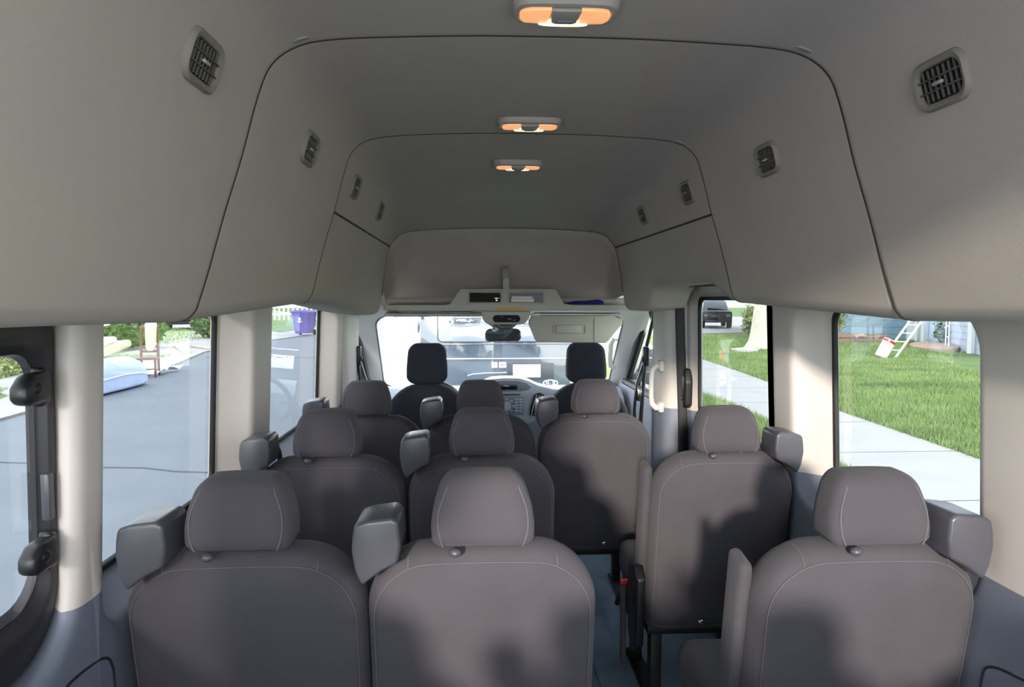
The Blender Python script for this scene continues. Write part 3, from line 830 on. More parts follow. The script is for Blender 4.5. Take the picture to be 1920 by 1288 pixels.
# sun visors
M['visor'] = mat('visor_vinyl', (178,172,158), .75, bump=.3, scale=500)
root = empty('sun_visor', (.45, 4.2, 1.34)); off = -Vector(root.location)
mb = MB()
mb.poly([(.180,1.338),(.700,1.338),(.722,1.32),(.752,1.318),(.755,1.28),(.715,1.235),(.672,1.180),(.648,1.162),(.225,1.172),(.208,1.185),(.185,1.24),(.165,1.29)], 'y', 4.19, 4.212, .008, 3)
mb.build('flap', M['visor'], root, off)
mb = MB()
mb.box(.335,.505,4.186,4.191,1.225,1.278,.001); mb.box(.575,.578,4.186,4.191,1.175,1.325,.001)
for x in (.318,.519): mb.box(x,x+.003,4.186,4.191,1.228,1.275,.001)
mb.build('mirror_cover', M['vent'], root, off)
mb = MB(); mb.box(.338,.502,4.184,4.1865,1.228,1.275,.001); mb.build('mirror_lid', M['visor'], root, off)
mb = MB(); mb.tube([(.20,4.20,1.352),(.74,4.20,1.350)], .006, 8); mb.build('pivot_rod', M['chrome'], root, off)
mb = MB(); mb.box(.18,.235,4.17,4.20,1.335,1.350,.005); mb.build('clip', M['paper'], root, off)
tag(root, 'pale sun visor folded down in front of the passenger side of the windscreen', 'sun visor')
root = empty('sun_visor.001', (-.42, 4.2, 1.34)); off = -Vector(root.location)
mb = MB()
mb.poly([(4.16,1.352),(4.30,1.356),(4.33,1.348),(4.30,1.336),(4.17,1.330)], 'x', -.715, -.120, .008, 3)
mb.build('flap', M['visor'], root, off)
mb = MB(); mb.tube([(-.62,4.14,1.365),(-.19,4.14,1.362)], .005, 8); mb.build('pivot_rod', M['chrome'], root, off)
tag(root, 'pale sun visor folded up above the driver side of the windscreen', 'sun visor')
# rear view mirror
root = empty('rear_view_mirror', (.015, 4.3, 1.2)); off = -Vector(root.location)
mb = MB(); o = rrect(-.100,.130,1.170,1.246,.028,6,3)
mb.poly([(x, z+.010*(1-((x-.015)/.115)**2)*(z > 1.2)) for x, z in o], 'y', 4.29, 4.325, .008, 3); mb.build('housing', M['black'], root, off)
mb = MB(); o = rrect(-.094,.124,1.176,1.240,.024,6,3)
mb.poly([(x, z+.010*(1-((x-.015)/.115)**2)*(z > 1.2)) for x, z in o], 'y', 4.2865, 4.290, .001, 1); mb.build('mirror_glass', M['mirrorglass'], root, off)
mb = MB(); mb.poly([(-.09,1.285),(.12,1.285),(.065,1.245),(.05,1.235),(-.02,1.235),(-.035,1.245)], 'y', 4.20, 4.30, .010, 3); mb.build('mount', M['shell'], root, off)
mb = MB(); mb.box(-.02,.05,4.196,4.2,1.255,1.272,.001); mb.build('mount_slot', M['vent_dark'], root, off)
root.rotation_euler = (R(-11),0,R(8))
tag(root, 'small dark rear view mirror hanging at the middle of the windscreen', 'mirror')

# ------------------------------------------------------------------ dashboard
root = empty('dashboard', (0, 4.6, .5)); off = -Vector(root.location)
mb = MB()
mb.rings([[(x, 4.60+.02*math.cos(x*2), .30),(x, 4.56, .62),(x, 4.60, .78-.03*abs(x)),(x, 4.72, .815),(x, 5.0, .80),(x, 5.30, .76),(x, 5.30,.30)] for x in (-.86,-.7,-.5,-.3,-.1,.1,.3,.5,.7,.86)])
mb.build('dash_body', M['dash'], root, off)
# silver centre stack
mb = MB()
mb.poly([(-.12,.60),(-.10,.74),(-.155,.80),(-.13,.875),(-.06,.906),(.02,.913),(.13,.912),(.195,.893),(.26,.862),(.36,.838),(.60,.82),(.60,.79),(.37,.775),(.30,.70),(.27,.64),(.20,.60)], 'y', 4.50, 4.66, .012, 3)
mb.build('centre_stack', M['silver'], root, off)
mb = MB(); mb.poly([(-.115,.822),(-.105,.862),(-.05,.889),(.02,.896),(.12,.895),(.18,.878),(.212,.85),(.185,.832),(.14,.826)], 'y', 4.492, 4.503, .003, 2); mb.build('display_hood', M['dash'], root, off)
mb = MB(); mb.box(-.02,.115,4.488,4.493,.836,.868,.002); mb.build('display', M['screen'], root, off)
mb = MB(); mb.box(-.02,.135,4.489,4.501,.800,.806,.002); mb.build('disc_slot', M['black'], root, off)
mb = MB()
mb.box(-.04,.16,4.494,4.50,.665,.785,.004); mb.build('radio_panel', M['dash'], root, off)
mb = MB()
mb.cyl((.045,4.488,.725), .030, 'y', .012, 24)
for k in range(8):
    a = k*math.pi/4; mb.box(.045+.045*math.cos(a)-.009,.045+.045*math.cos(a)+.009,4.489,4.495,.725+.045*math.sin(a)-.006,.725+.045*math.sin(a)+.006,.002)
for r_ in range(5):
    for c_ in range(2): mb.box(.100+c_*.027,.122+c_*.027,4.489,4.495,.762-r_*.019,.774-r_*.019,.002)
mb.build('radio_buttons', M['silver'], root, off)
mb = MB(); mb.poly([(.200,.665),(.205,.72),(.232,.80),(.262,.815),(.298,.80),(.285,.755),(.262,.69),(.235,.66)], 'y', 4.488, 4.502, .004, 2); mb.build('air_outlet', M['vent_dark'], root, off)
mb = MB()
for k in range(3):
    mb.tube([(.212+k*.020,4.484,.668),(.222+k*.022,4.484,.72),(.246+k*.018,4.484,.80)], .0035, 6)
mb.build('outlet_vanes', M['silver'], root, off)
mb = MB(); mb.poly([(.27,.68),(.30,.68),(.32,.76),(.315,.80),(.29,.78)],'y',4.46,4.50,.006,2); mb.build('side_vent', M['black'], root, off)
tag(root, 'grey dashboard with silver centre stack, display hood and round radio controls', 'dashboard')
# steering wheel
root = empty('steering_wheel', (-.44, 4.42, .74))
T = Matrix.Rotation(R(-62), 4, 'X')
mb = MB(); mb.tube([T @ Vector((.19*math.cos(k*math.pi/20), .19*math.sin(k*math.pi/20), 0)) for k in range(40)], .016, 10, closed=True); mb.build('rim', M['black'], root)
mb = MB(); mb.ball((0,0,0), .065,.03,.05); mb.tube([T @ Vector((-.18,0,0)), T @ Vector((.18,0,0))], .014, 8); mb.tube([(0,0,0), T @ Vector((0,-.18,0))], .014, 8); mb.tube([(0,0,0),(0,.22,-.06)], .03, 10)
mb.build('hub', M['dash'], root)
tag(root, 'dark steering wheel showing beside the driver headrest', 'steering wheel')
# cab floor / firewall
mb = MB(); mb.box(-.95,.95,4.0,5.5,-.06,0); w = mb.build('floor.001', M['floor']); struct(w)
mb = MB(); mb.box(-.95,.95,5.2,5.3,-.06,.74); mb.poly([(5.2,.60),(5.2,.75),(5.7,.62),(6.25,.35),(6.3,-.1),(5.2,-.1)], 'x', -.93,.93,.05,3); w = mb.build('trim_8', M['skin']); struct(w, 'bonnet of the van beyond the windscreen')
#PART3
# ------------------------------------------------------------------ outside ground
M['asphalt'] = mat('asphalt', (112,118,125), .85, bump=.4, scale=60, vary=.07, vscale=1.1)
M['concrete'] = mat('concrete', (168,165,162), .85, bump=.3, scale=40, vary=.05, vscale=1.5)
M['kerb'] = mat('kerb_concrete', (184,182,178), .85, vary=.05)
M['lawn'] = mat('lawn_soil', (104,126,70), .95, bump=.6, scale=30, vary=.28, vscale=.8)
M['blade'] = mat('grass_blade', (136,158,98), .7, vary=.25, vscale=1.3)
M['leaf'] = mat('bush_leaf', (84,112,58), .7, vary=.3, vscale=2)
M['leaf2'] = mat('olive_leaf', (140,150,96), .7, vary=.3, vscale=2)
M['joint'] = mat('crack_filler', (84,90,98), .9)

def ground(name, pts, m, z0=GZ-.12, z1=GZ):
    mb = MB(); mb.poly(pts, 'z', z0, z1); return struct(mb.build(name, m))
LC = [(-7.2,-12),(-7.4,5),(-7.6,11),(-7.9,15),(-8.6,19),(-9.8,24.6),(-9.6,31),(-8.9,36),(-8.6,60),(-8.6,110)]
ground('street', [(1.9,-12),(1.9,60),(2.4,110)]+LC[::-1], M['asphalt'], GZ-.20, GZ-.02)
ground('ground', [(90,-20),(90,160),(-110,160),(-110,-20)], M['lawn'], GZ-.5, GZ-.22)
ground('lawn', [(1.95,-12),(60,-12),(60,110),(2.45,110),(1.95,60)], M['lawn'], GZ-.2, GZ-.01)
ground('lawn.001', [(x-.1, y) for x, y in LC][::-1]+[(-70,-12),(-70,110)][::1], M['lawn'], GZ-.2, GZ-.01)
SWL = [(3.75,-10),(3.85,5),(3.98,7.5),(4.36,10.2),(4.42,12),(4.36,13.5),(4.3,17),(4.3,40)]
SWR = [(5.65,-10),(5.72,5),(5.75,7.6),(5.84,9.1),(5.92,11),(6.45,15),(6.67,17.5),(6.9,21),(7.0,30),(7.0,40)]
ground('sidewalk', SWR+SWL[::-1], M['concrete'], GZ-.1, GZ+.012)
mb = MB()
for y in range(-2, 30, 2):
    a = interp([(q, p) for p, q in SWL], y); b = interp([(q, p) for p, q in SWR], y)
    mb.box(a, b, y-.008, y+.008, GZ+.0125, GZ+.0135)
struct(mb.build('sidewalk_joint_lines', M['joint']))
mb = MB()
for (x0, y0, x1, y1) in ((-1.2,7.1,-7.5,8.6),(-1.0,22,-9,22.6)):
    mb.tube([(x0+(x1-x0)*k/14+random.uniform(-.04,.04), y0+(y1-y0)*k/14+random.uniform(-.05,.05), GZ-.019) for k in range(15)], .012, 5, flat=1)
struct(mb.build('street_crack_lines', M['joint']))
# kerb and concrete apron on the far side of the street
ground('sidewalk.001', [(x-.0, y) for x, y in LC[:10]]+[(-10.6,110),(-10.9,60),(-10.9,40),(-12.2,31),(-12.6,26),(-11.8,19),(-11.0,15.2),(-9.2,13.6),(-8.5,11.5),(-8.2,5),(-8.0,-12)], M['concrete'], GZ-.15, GZ+.02)
mb = MB()
for a, b in zip(LC, LC[1:]): mb.poly([a, b, (b[0]-.16,b[1]), (a[0]-.16,a[1])], 'z', GZ-.15, GZ+.028)
struct(mb.build('curb', M['kerb']))
ground('driveway', [(-12,26),(-30,44),(-30,60),(-22,60),(-10.8,38),(-10.8,31)], M['concrete'], GZ-.1, GZ+.012)
ground('driveway.001', [(6.5,35),(30,41),(34,70),(6.5,70)], M['concrete'], GZ-.1, GZ+.015)
# grass
def blades(name, regions, label):
    vs = []; fs = []
    for (n, fn, h, w_) in regions:
        for _ in range(n):
            p = fn()
            if p is None: continue
            x, y = p; a = random.uniform(0, 6.28); hh = h*random.uniform(.5,1.25); ww = w_*random.uniform(.7,1.3)
            dx, dy = math.cos(a)*ww, math.sin(a)*ww; lx, ly = random.uniform(-.5,.5)*hh, random.uniform(-.5,.5)*hh
            k = len(vs); vs += [(x-dx, y-dy, GZ-.02), (x+dx, y+dy, GZ-.02), (x+lx, y+ly, GZ+hh)]; fs.append((k, k+1, k+2))
    me = bpy.data.meshes.new(name); me.from_pydata(vs, [], fs); me.materials.append(M['blade'])
    o = link(name, me); o['kind'] = 'stuff'; o['label'] = label; o['category'] = 'grass'; return o
def strip(ya, yb, fa, fb, pw=1.0):
    def f():
        y = ya+(yb-ya)*random.random()**pw; a, b = fa(y), fb(y); return (random.uniform(a, b), y)
    return f
sl = lambda y: interp([(q, p) for p, q in SWL], y); sr = lambda y: interp([(q, p) for p, q in SWR], y)
blades('grass', [(30000, strip(3, 20, lambda y: max(2.05, sl(y)-1.7), lambda y: sl(y)+.03, 1.3), .085, .008),
                 (70000, strip(7, 24, lambda y: sr(y)-.03, lambda y: sr(y)+1+y*.30, 1.5), .09, .012),
                 (55000, strip(14, 34, lambda y: sr(y), lambda y: y*.72, 1.2), .10, .02)], 'bright green lawn and verge beside the pale sidewalk')
ground('sidewalk.002', [(-10.9,14.9),(-12.5,17.2),(-16,13),(-30,9),(-30,7.8),(-16,11.6),(-11.6,14.6)], M['concrete'], GZ-.1, GZ+.01)
blades('grass.001', [(9000, strip(8.5, 14.6, lambda y: -11.2, lambda y: -8.6-max(0,y-11.5)*.42), .09, .012), (14000, strip(10, 24, lambda y: -22, lambda y: -11.2-(y > 17)*1.6), .12, .02), (9000, strip(26, 44, lambda y: -26, lambda y: -12.9), .10, .035),(3000, strip(19, 23, lambda y: -14.2, lambda y: -10.2), .14, .02)], 'grass across the street behind the discarded furniture')

def bush(name, c, r, n, m, label, cat='bush', h=None, leaf=.09, group=None):
    vs = []; fs = []; h = h or r
    for _ in range(n):
        while True:
            p = Vector((random.uniform(-1,1), random.uniform(-1,1), random.uniform(-1,1)))
            if .35 < p.length < 1: break
        q = Vector((p.x*r, p.y*r, h+p.z*h)); q *= 1+.12*math.sin(p.x*9+p.z*7)
        a = Vector((random.gauss(0,1), random.gauss(0,1), random.gauss(0,1))).normalized(); b = a.orthogonal().normalized(); s = leaf*random.uniform(.5,1.2)
        k = len(vs); vs += [q+a*s, q+b*s*.5, q-a*s, q-b*s*.5]; fs.append((k,k+1,k+2,k+3))
    root = empty(name, c)
    me = bpy.data.meshes.new('foliage'); me.from_pydata(vs, [], fs); me.materials.append(m); link('foliage', me, root)
    mb = MB()
    for k in range(6):
        a = k*1.05; mb.tube([(0,0,-.05),(math.cos(a)*r*.3, math.sin(a)*r*.3, h*.6),(math.cos(a)*r*.6, math.sin(a)*r*.6, h*1.3)], [.03*r+.01,.02*r+.006,.004], 5)
    mb.build('stem', M['bark'], root)
    return tag(root, label, cat, group)
M['bark'] = mat('pale_bark', (214,204,186), .9, bump=.8, scale=14, vary=.12, vscale=5)
M['wood'] = mat('red_brown_wood', (104,50,38), .5, vary=.15, vscale=20)
M['mattress'] = mat('pale_blue_ticking', (176,190,218), .9, vary=.05, vscale=5)
M['cream'] = mat('cream_foam', (226,212,168), .9, vary=.08, vscale=6)
M['white'] = mat('white_paint', (232,232,230), .6)
M['plank'] = mat('grey_plank', (186,178,164), .8, vary=.1, vscale=8)
M['timber'] = mat('weathered_timber', (150,128,112), .85, vary=.12, vscale=6)
M['bin'] = mat('purple_bin_plastic', (84,74,160), .5)
M['siding'] = mat('blue_siding', (128,154,172), .8, vary=.03)
M['siding2'] = mat('pale_lilac_siding', (196,204,220), .8, vary=.03)
M['roofing'] = mat('shingle_roof', (90,86,84), .9, vary=.2, vscale=12)
M['soil'] = mat('bed_stone', (176,150,132), .9, vary=.2, vscale=5)
M['car'] = mat('dark_car_paint', (22,24,28), .5)
M['carglass'] = mat('dark_window', (30,34,40), .05, spec=.8)
M['tyre'] = mat('tyre', (24,24,25), .8)
M['wheelm'] = mat('wheel_alloy', (90,92,96), .5)
M['tail'] = mat('tail_lamp_red', (196,36,44), .2, coat=1)
M['bluep'] = mat('blue_boat_plastic', (40,120,170), .4)
M['vanpaint'] = mat('blue_black_van_paint', (34,46,58), .16, spec=.7, coat=1, vary=.10, vscale=3)
M['vanglass'] = mat('smoked_van_glass', (190,196,206), .02, .9)

# ------------------------------------------------------------------ things across the street (left)
root = empty('mattress', (-8.0, 14.5, GZ))
mb = MB(); L = []
for y, w_, h in ((-1.25,.30,.40),(-1.2,.50,.60),(-.9,.58,.67),(-.2,.60,.69),(.45,.60,.66),(.85,.56,.55),(1.08,.48,.38),(1.16,.30,.26)):
    L.append([(x, y, z) for x, z in rrect(-w_, w_, .02, h, min(.26, h*.45), 6, 3, rb=.06)])
mb.rings(L); mb.build('folded_body', M['mattress'], root, ang=60)
mb = MB(); mb.tube([(.60,-1.0,.30),(.615,-.2,.33),(.61,.5,.30),(.55,.95,.22)], .012, 5); mb.build('edge_tape', M['white'], root)
tag(root, 'folded pale blue mattress lying at the far kerb', 'mattress')
T = Matrix.Translation((-8.2,14.75,GZ+.79)) @ Matrix.Rotation(R(8), 4, 'X') @ Matrix.Rotation(R(-6), 4, 'Y')
mb = MB(); mb.box(-.48,.50,-.80,.60,-.08,.09,.07,4, M4=T)
tag(mb.build('foam_cushion', M['cream'], ang=60), 'cream foam cushion resting on the folded mattress', 'cushion')
mb = MB(); T2 = Matrix.Translation((-8.30,14.65,GZ+.95)) @ Matrix.Rotation(R(9), 4, 'X') @ Matrix.Rotation(R(4), 4, 'Z')
mb.box(-.40,.42,-.7,.45,-.05,.06,.045,4, M4=T2)
tag(mb.build('foam_cushion.001', M['white'], ang=60), 'white foam pad on top of the cream cushion', 'cushion')
# chair
root = empty('wooden_chair', (-8.12, 16.9, GZ), R(14))
mb = MB(); mb.box(-.22,.22,-.22,.22,.42,.47,.015); mb.build('seat', M['wood'], root)
for sx in (-1, 1):
    mb = MB(); mb.tube([(sx*.19,-.20,0),(sx*.19,-.19,.42)], [.026,.032], 6); mb.build('leg', M['wood'], root)
    mb = MB(); mb.tube([(sx*.19,.28,0),(sx*.19,.22,.22),(sx*.19,.20,.45)], [.026,.030,.032], 6); mb.build('leg', M['wood'], root)
mb = MB()
for sx in (-1, 1): mb.tube([(sx*.19,.20,.45),(sx*.19,.22,.8),(sx*.185,.30,1.24)], [.032,.030,.026], 6)
for z in (.60,.72,1.05,1.20): mb.box(-.18,.18,.20+(z-.45)*.12,.225+(z-.45)*.12,z-.03,z+.03,.006)
for x in (-.09,0,.09): mb.tube([(x,.225,.6),(x,.285,1.2)], .010, 5)
mb.build('backrest', M['wood'], root)
mb = MB(); mb.box(-.17,.17,-.20,-.185,.18,.21,.004); mb.box(-.195,-.175,-.19,.22,.15,.18,.004); mb.box(.175,.195,-.19,.22,.15,.18,.004); mb.build('stretcher', M['wood'], root)
tag(root, 'red-brown wooden high-back chair standing at the far kerb', 'chair')
mb = MB()
L = []
for z, w_, y, d in ((.62,.05,.10,.03),(.66,.10,.13,.06),(.9,.12,.17,.07),(1.2,.13,.24,.08),(1.34,.12,.28,.08),(1.37,.04,.28,.03)):
    L.append([(x+.04, y+yy, z) for x, yy in rrect(-w_, w_, -d, d, min(d,w_)*.8, 4, 2)])
mb.rings(L)
o = mb.build('draped_sheet', M['cream'], ang=60); o.location = (-8.12,16.9,GZ); o.rotation_euler.z = R(14)
tag(o, 'pale cloth draped over the back of the wooden chair', 'cloth')
mb = MB(); mb.tube([(-.5,0,.05),(-.46,0,.6),(-.30,.02,1.0),(-.05,.05,1.22),(.12,.05,1.26)], .022, 7); mb.tube([(-.3,.02,1.0),(.0,.1,.45),(.3,.15,.06)], .018, 6)
o = mb.build('bent_tube', M['white']); o.location = (-9.35,17.3,GZ)
tag(o, 'white bent metal tube standing behind the mattress', 'tube')
for i, (x0, y0, x1, y1, z, lab) in enumerate(((-11.9,27.2,-9.95,23.6,.05,'longer pale plank lying across the far sidewalk grass'),(-11.2,27.0,-9.6,25.2,.05,'shorter pale plank lying beside the longer one'))):
    mb = MB(); d = Vector((x1-x0, y1-y0, 0)).normalized(); n = Vector((-d.y, d.x, 0))*.09
    mb.poly([(x0+n.x,y0+n.y),(x1+n.x,y1+n.y),(x1-n.x,y1-n.y),(x0-n.x,y0-n.y)], 'z', GZ+.03, GZ+.08)
    tag(mb.build('plank' if i == 0 else 'plank.001', M['plank']), lab, 'plank')
mb = MB(); L = []
for k in range(9): L.append([(-8.25+q[0]*1.0+.06*math.sin(k), 17.05+k*.17, GZ+.03+abs(math.sin(k*.9))*.10+q[1]) for q in ((0,0),(.25,.01),(.25,.025),(0,.015))])
mb.rings(L); tag(mb.build('crumpled_sheet', M['white'], ang=60), 'crumpled white sheet on the kerb beside the chair legs', 'sheet')
# bin
root = empty('trash_bin', (-9.02, 35.6, GZ+.02), R(-14))
mb = MB(); mb.rings([[(x, y, z) for x, y in rrect(-w_, w_, -d, d, .07, 4, 2)] for z, w_, d in ((.10,.36,.34),(.5,.41,.40),(1.08,.47,.47),(1.12,.50,.50),(1.14,.50,.50))])
mb.build('body', M['bin'], root, ang=45)
mb = MB(); mb.rings([[(x, y+.02, z) for x, y in rrect(-w_, w_, -w_, w_, .08, 4, 2)] for z, w_ in ((1.14,.51),(1.17,.53),(1.21,.52),(1.27,.42),(1.29,.2))])
mb.tube([(-.45,.56,1.16),(.45,.56,1.16)], .02, 6); mb.build('lid', M['bin'], root, ang=45)
for sx in (-1, 1):
    mb = MB(); mb.cyl((sx*.40,.34,.14), .14, 'x', .07, 18); mb.build('wheel', M['tyre'], root)
mb = MB(); mb.cyl((0,.34,.14), .02, 'x', .8, 8); mb.build('axle', M['matte'], root)
mb = MB()
mb.cyl((-.02,-.452,.84), .075, 'y', .012, 16); mb.box(-.14,.10,-.45,-.425,.70,.735,.003); mb.box(-.10,.06,-.44,-.42,.655,.68,.003)
mb.build('white_mark', M['white'], root)
tag(root, 'purple wheeled trash bin standing at the far kerb', 'trash bin')
# fence behind the bin
root = empty('picket_fence', (-12, 52, GZ))
for k in range(26):
    mb = MB(); mb.poly([(-.06,.0),(.06,.0),(.06,1.7),(0,1.8),(-.06,1.7)], 'y', -.02,.02); mb.build('picket', M['white'], root, (-6+k*.34,0,.3))
mb = MB(); mb.box(-6.2,2.7,.02,.07,.7,.8); mb.box(-6.2,2.7,.02,.07,1.6,1.7); mb.box(-6.2,-6.1,.02,.1,0,1.9); mb.box(2.6,2.7,.02,.1,0,1.9); mb.build('rails', M['white'], root)
tag(root, 'white picket fence far behind the purple trash bin', 'fence')
# cars
def make_car(name, loc, rz, label, m):
    root = empty(name, loc, rz)
    sec = [(-2.5,.55,.95,.80),(-2.45,.40,1.05,.90),(-1.9,.34,1.12,.93),(-1.2,.34,1.15,.95),(1.2,.34,1.12,.95),(2.0,.34,1.05,.94),(2.4,.38,.98,.90),(2.55,.5,.85,.78)]
    mb = MB(); mb.rings([[(x, y, z) for x, z in rrect(-w_, w_, z0, z1, .12, 4, 3)] for y, z0, z1, w_ in sec]); mb.build('body', m, root, ang=45)
    mb = MB(); mb.rings([[(x, y, z) for x, z in rrect(-w_, w_, 1.0, z1, .14, 4, 3)] for y, z1, w_ in ((-1.5,1.12,.84),(-.8,1.72,.74),(.6,1.78,.74),(2.1,1.70,.74),(2.4,1.12,.82))]); mb.build('cabin', M['carglass'], root, ang=45)
    for sx in (-1, 1):
        for y in (-1.6, 1.65):
            mb = MB(); mb.cyl((sx*.82, y, .37), .37, 'x', .26, 24); wl = mb.build('wheel', M['tyre'], root)
            mb = MB(); mb.cyl((sx*.93, y, .37), .22, 'x', .06, 18); mb.build('rim', M['wheelm'], wl)
    mb = MB()
    for sx in (-1, 1): mb.box(sx*.68-.14,sx*.68+.14,-2.53,-2.42,.72,.88,.03)
    mb.build('headlights', M['wheelm'], root)
    mb = MB(); mb.box(-.45,.45,-2.54,-2.44,.60,.86,.02); mb.box(-.7,.7,-2.56,-2.46,.38,.52,.03); mb.build('grille', M['black'], root)
    return tag(root, label, 'car')
make_car('car', (-18.3, 43.0, GZ+.03), R(28), 'dark car parked in the driveway across the street', M['car'])
make_car('car.001', (15.6, 44.5, GZ+.03), R(-14), 'dark car parked in the driveway beyond the pale tree trunk', M['car'])
mb = MB(); L = []
for k in range(11):
    t = k/10; w_ = .02+.36*math.sin(math.pi*min(1, t*.98+.01))**.6; L.append([(-2+4*t, w_*math.cos(a), w_*.6*math.sin(a)) for a in [i*math.pi/5 for i in range(10)]])
mb.rings(L); o = mb.build('kayak', M['bluep'], ang=60); o.location = (12.2,43.2,GZ+.85); o.rotation_euler = (0,0,R(20)); tag(o, 'blue kayak lying on its stand beside the parked dark car', 'kayak')
mb = MB()
for x in (-1,1): mb.box(x-.05,x+.05,-.4,.4,0,.62,.01); mb.box(x-.3,x+.3,-.06,.06,0,.08,.01)
o = mb.build('kayak_stand', M['timber']); o.location = (12.2,43.2,GZ+.015); o.rotation_euler.z = R(20); tag(o, 'timber stand under the blue kayak', 'stand')

# ------------------------------------------------------------------ yard (right)
root = empty('tree', (10.85, 25.2, GZ))
mb = MB(); L = []
for z, r_ in ((-.1,.95),(.05,.80),(.3,.66),(.8,.60),(2.0,.56),(3.5,.50),(5.5,.40)):
    L.append([((r_*(1+.05*math.sin(a*3+z)))*math.cos(a)+.05*z, r_*(1+.05*math.cos(a*4))*math.sin(a), z) for a in [k*math.pi/12 for k in range(24)]])
mb.rings(L); mb.build('trunk', M['bark'], root, ang=60)
for k in range(5):
    a = k*1.3+.4; mb = MB(); mb.tube([(.25,0,4.8),(math.cos(a)*1.2,math.sin(a)*1.2,6.2),(math.cos(a)*2.4,math.sin(a)*2.4,7.4)], [.22,.14,.06], 8); mb.build('branch', M['bark'], root)
vs = []; fs = []
for _ in range(7000):
    a = random.uniform(0,6.28); r_ = random.uniform(0,1)**.5*3.6; z = 7.6+random.gauss(0,1.1)*(1-r_/5)
    q = Vector((math.cos(a)*r_, math.sin(a)*r_, z)); u = Vector((random.gauss(0,1),random.gauss(0,1),random.gauss(0,1))).normalized(); v = u.orthogonal().normalized(); k = len(vs)
    vs += [q+u*.14, q+v*.07, q-u*.14, q-v*.07]; fs.append((k,k+1,k+2,k+3))
me = bpy.data.meshes.new('foliage'); me.from_pydata(vs, [], fs); me.materials.append(M['leaf']); link('foliage', me, root)
tag(root, 'thick pale tree trunk standing in the lawn outside the sliding door window', 'tree')
mb = MB()
for q, (r_, dz) in enumerate(((.42,.04),(.38,.07),(.44,.10))): mb.tube([(r_*math.cos(a), r_*math.sin(a), dz+.02*math.sin(a*2)) for a in [k*math.pi/10 for k in range(20)]], .025, 6, closed=True)
o = mb.build('garden_hose', M['white'], ang=60); o.location = (9.35,23.6,GZ); o.rotation_euler = (R(0),0,0); tag(o, 'coiled white garden hose on the grass beside the tree trunk', 'hose')

def siding_wall(mb, A, B, z0, z1, step=.17, th=.15):
    A = Vector((*A,0)); B = Vector((*B,0)); d = (B-A).normalized(); n = Vector((d.y,-d.x,0))
    prof = []; z = z0
    while z < z1: prof += [(0,z),(.022,z),(.004,z+step)]; z += step
    prof += [(-th,z),(-th,z0)]
    mb.rings([[tuple(P+n*p+Vector((0,0,q))) for p, q in prof] for P in (A, B)])
root = empty('house', (19.7, 30, GZ)); off = -Vector(root.location)
mb = MB(); siding_wall(mb, (15.6,32.94), (19.70,30.0), GZ-.05, 3.0, .32); siding_wall(mb, (19.7,30), (22,40), GZ-.05, 3.0, .32); mb.build('wall', M['siding'], root, off)
mb = MB(); mb.poly([(12.6,34.4),(19.9,29.4),(23,40),(15,44)], 'z', 3.0, 3.15); mb.poly([(14,36),(20,31.5),(22,40),(16,42)], 'z', 3.15, 4.3); mb.build('roof', M['roofing'], root, off)
mb = MB(); mb.box(19.5,19.85,29.8,30.1,GZ,3.0); mb.build('corner_board', M['white'], root, off)
tag(root, 'blue house with horizontal siding behind the timber garden beds', 'house')
root = empty('garage', (18.4, 26, GZ)); off = -Vector(root.location)
mb = MB(); siding_wall(mb, (19.5,29.2), (16.2,20.2), GZ-.05, 2.8, .24); mb.build('wall', M['siding2'], root, off)
mb = MB()
for (x, y) in ((19.30,28.85),(18.95,27.9),(17.05,22.6)): mb.box(x-.22,x-.10,y-.14,y+.06,GZ,2.8)
mb.build('white_boards', M['white'], root, off)
mb = MB(); mb.poly([(19.3,29.0),(15.9,20.0),(20,18.6),(24,28.6)], 'z', 2.8, 2.95); mb.build('roof', M['roofing'], root, off)
tag(root, 'pale lilac outbuilding with white boards at the edge of the lawn', 'building')
# garden beds
root = empty('raised_bed', (15.0, 28.0, GZ)); 
mb = MB(); mb.box(-2.2,2.3,-.06,0,0,.22,.01); mb.box(-2.2,2.3,-.07,.01,.24,.33,.01); mb.box(-2.2,-2.12,0,1.6,0,.33,.01); mb.box(2.2,2.3,0,1.6,0,.33,.01); mb.box(-2.2,2.3,1.55,1.62,0,.33,.01)
mb.build('frame', M['timber'], root)
mb = MB(); mb.box(-2.1,2.2,.01,1.55,.0,.26); mb.build('soil', M['soil'], root)
mb = MB()
for x in (-2.0,-.6,.9,2.15): mb.box(x-.05,x+.05,-.09,-.05,-.05,.40,.008)
mb.build('stakes', M['timber'], root)
tag(root, 'long weathered timber raised garden bed before the blue house', 'garden bed')
bush('bush', (15.25, 28.9, GZ+.27), .72, 1300, M['leaf2'], 'olive green bush growing in the near end of the raised bed', h=.75, leaf=.09)
bush('bush.001', (17.9, 25.4, GZ+.1), .34, 380, M['leaf'], 'small leafy shrub in the stone bed by the outbuilding', h=.55, leaf=.08)
bush('bush.002', (-12.9, 33.5, GZ), .95, 1600, M['leaf'], 'round green bush on the grass across the street', h=.9, leaf=.12)
bush('bush.003', (-13.2, 26.2, GZ), 1.35, 3200, M['leaf'], 'tall green grassy shrub behind the mattress', h=1.0, leaf=.16)
bush('bush.004', (-11.7, 17.3, GZ), .60, 900, M['leaf2'], 'olive shrub with white flecks beyond the black framed window', h=.42, leaf=.07)
bush('bush.005', (13.4, 32.5, GZ), .62, 1100, M['leaf2'], 'green bush between the tree trunk and the parked dark car', h=.8, leaf=.10)
mb = MB(); mb.ball((0,0,.05), .05); 
for k in range(5): mb.ball((.05*math.cos(k*1.26),.05*math.sin(k*1.26),.05), .035)
mb.tube([(0,0,.05),(0,0,-.35)], .008, 5)
o = mb.build('red_flower', M['red']); o.location = (14.75,28.15,GZ+.62); tag(o, 'single red flower at the edge of the raised bed', 'flower')
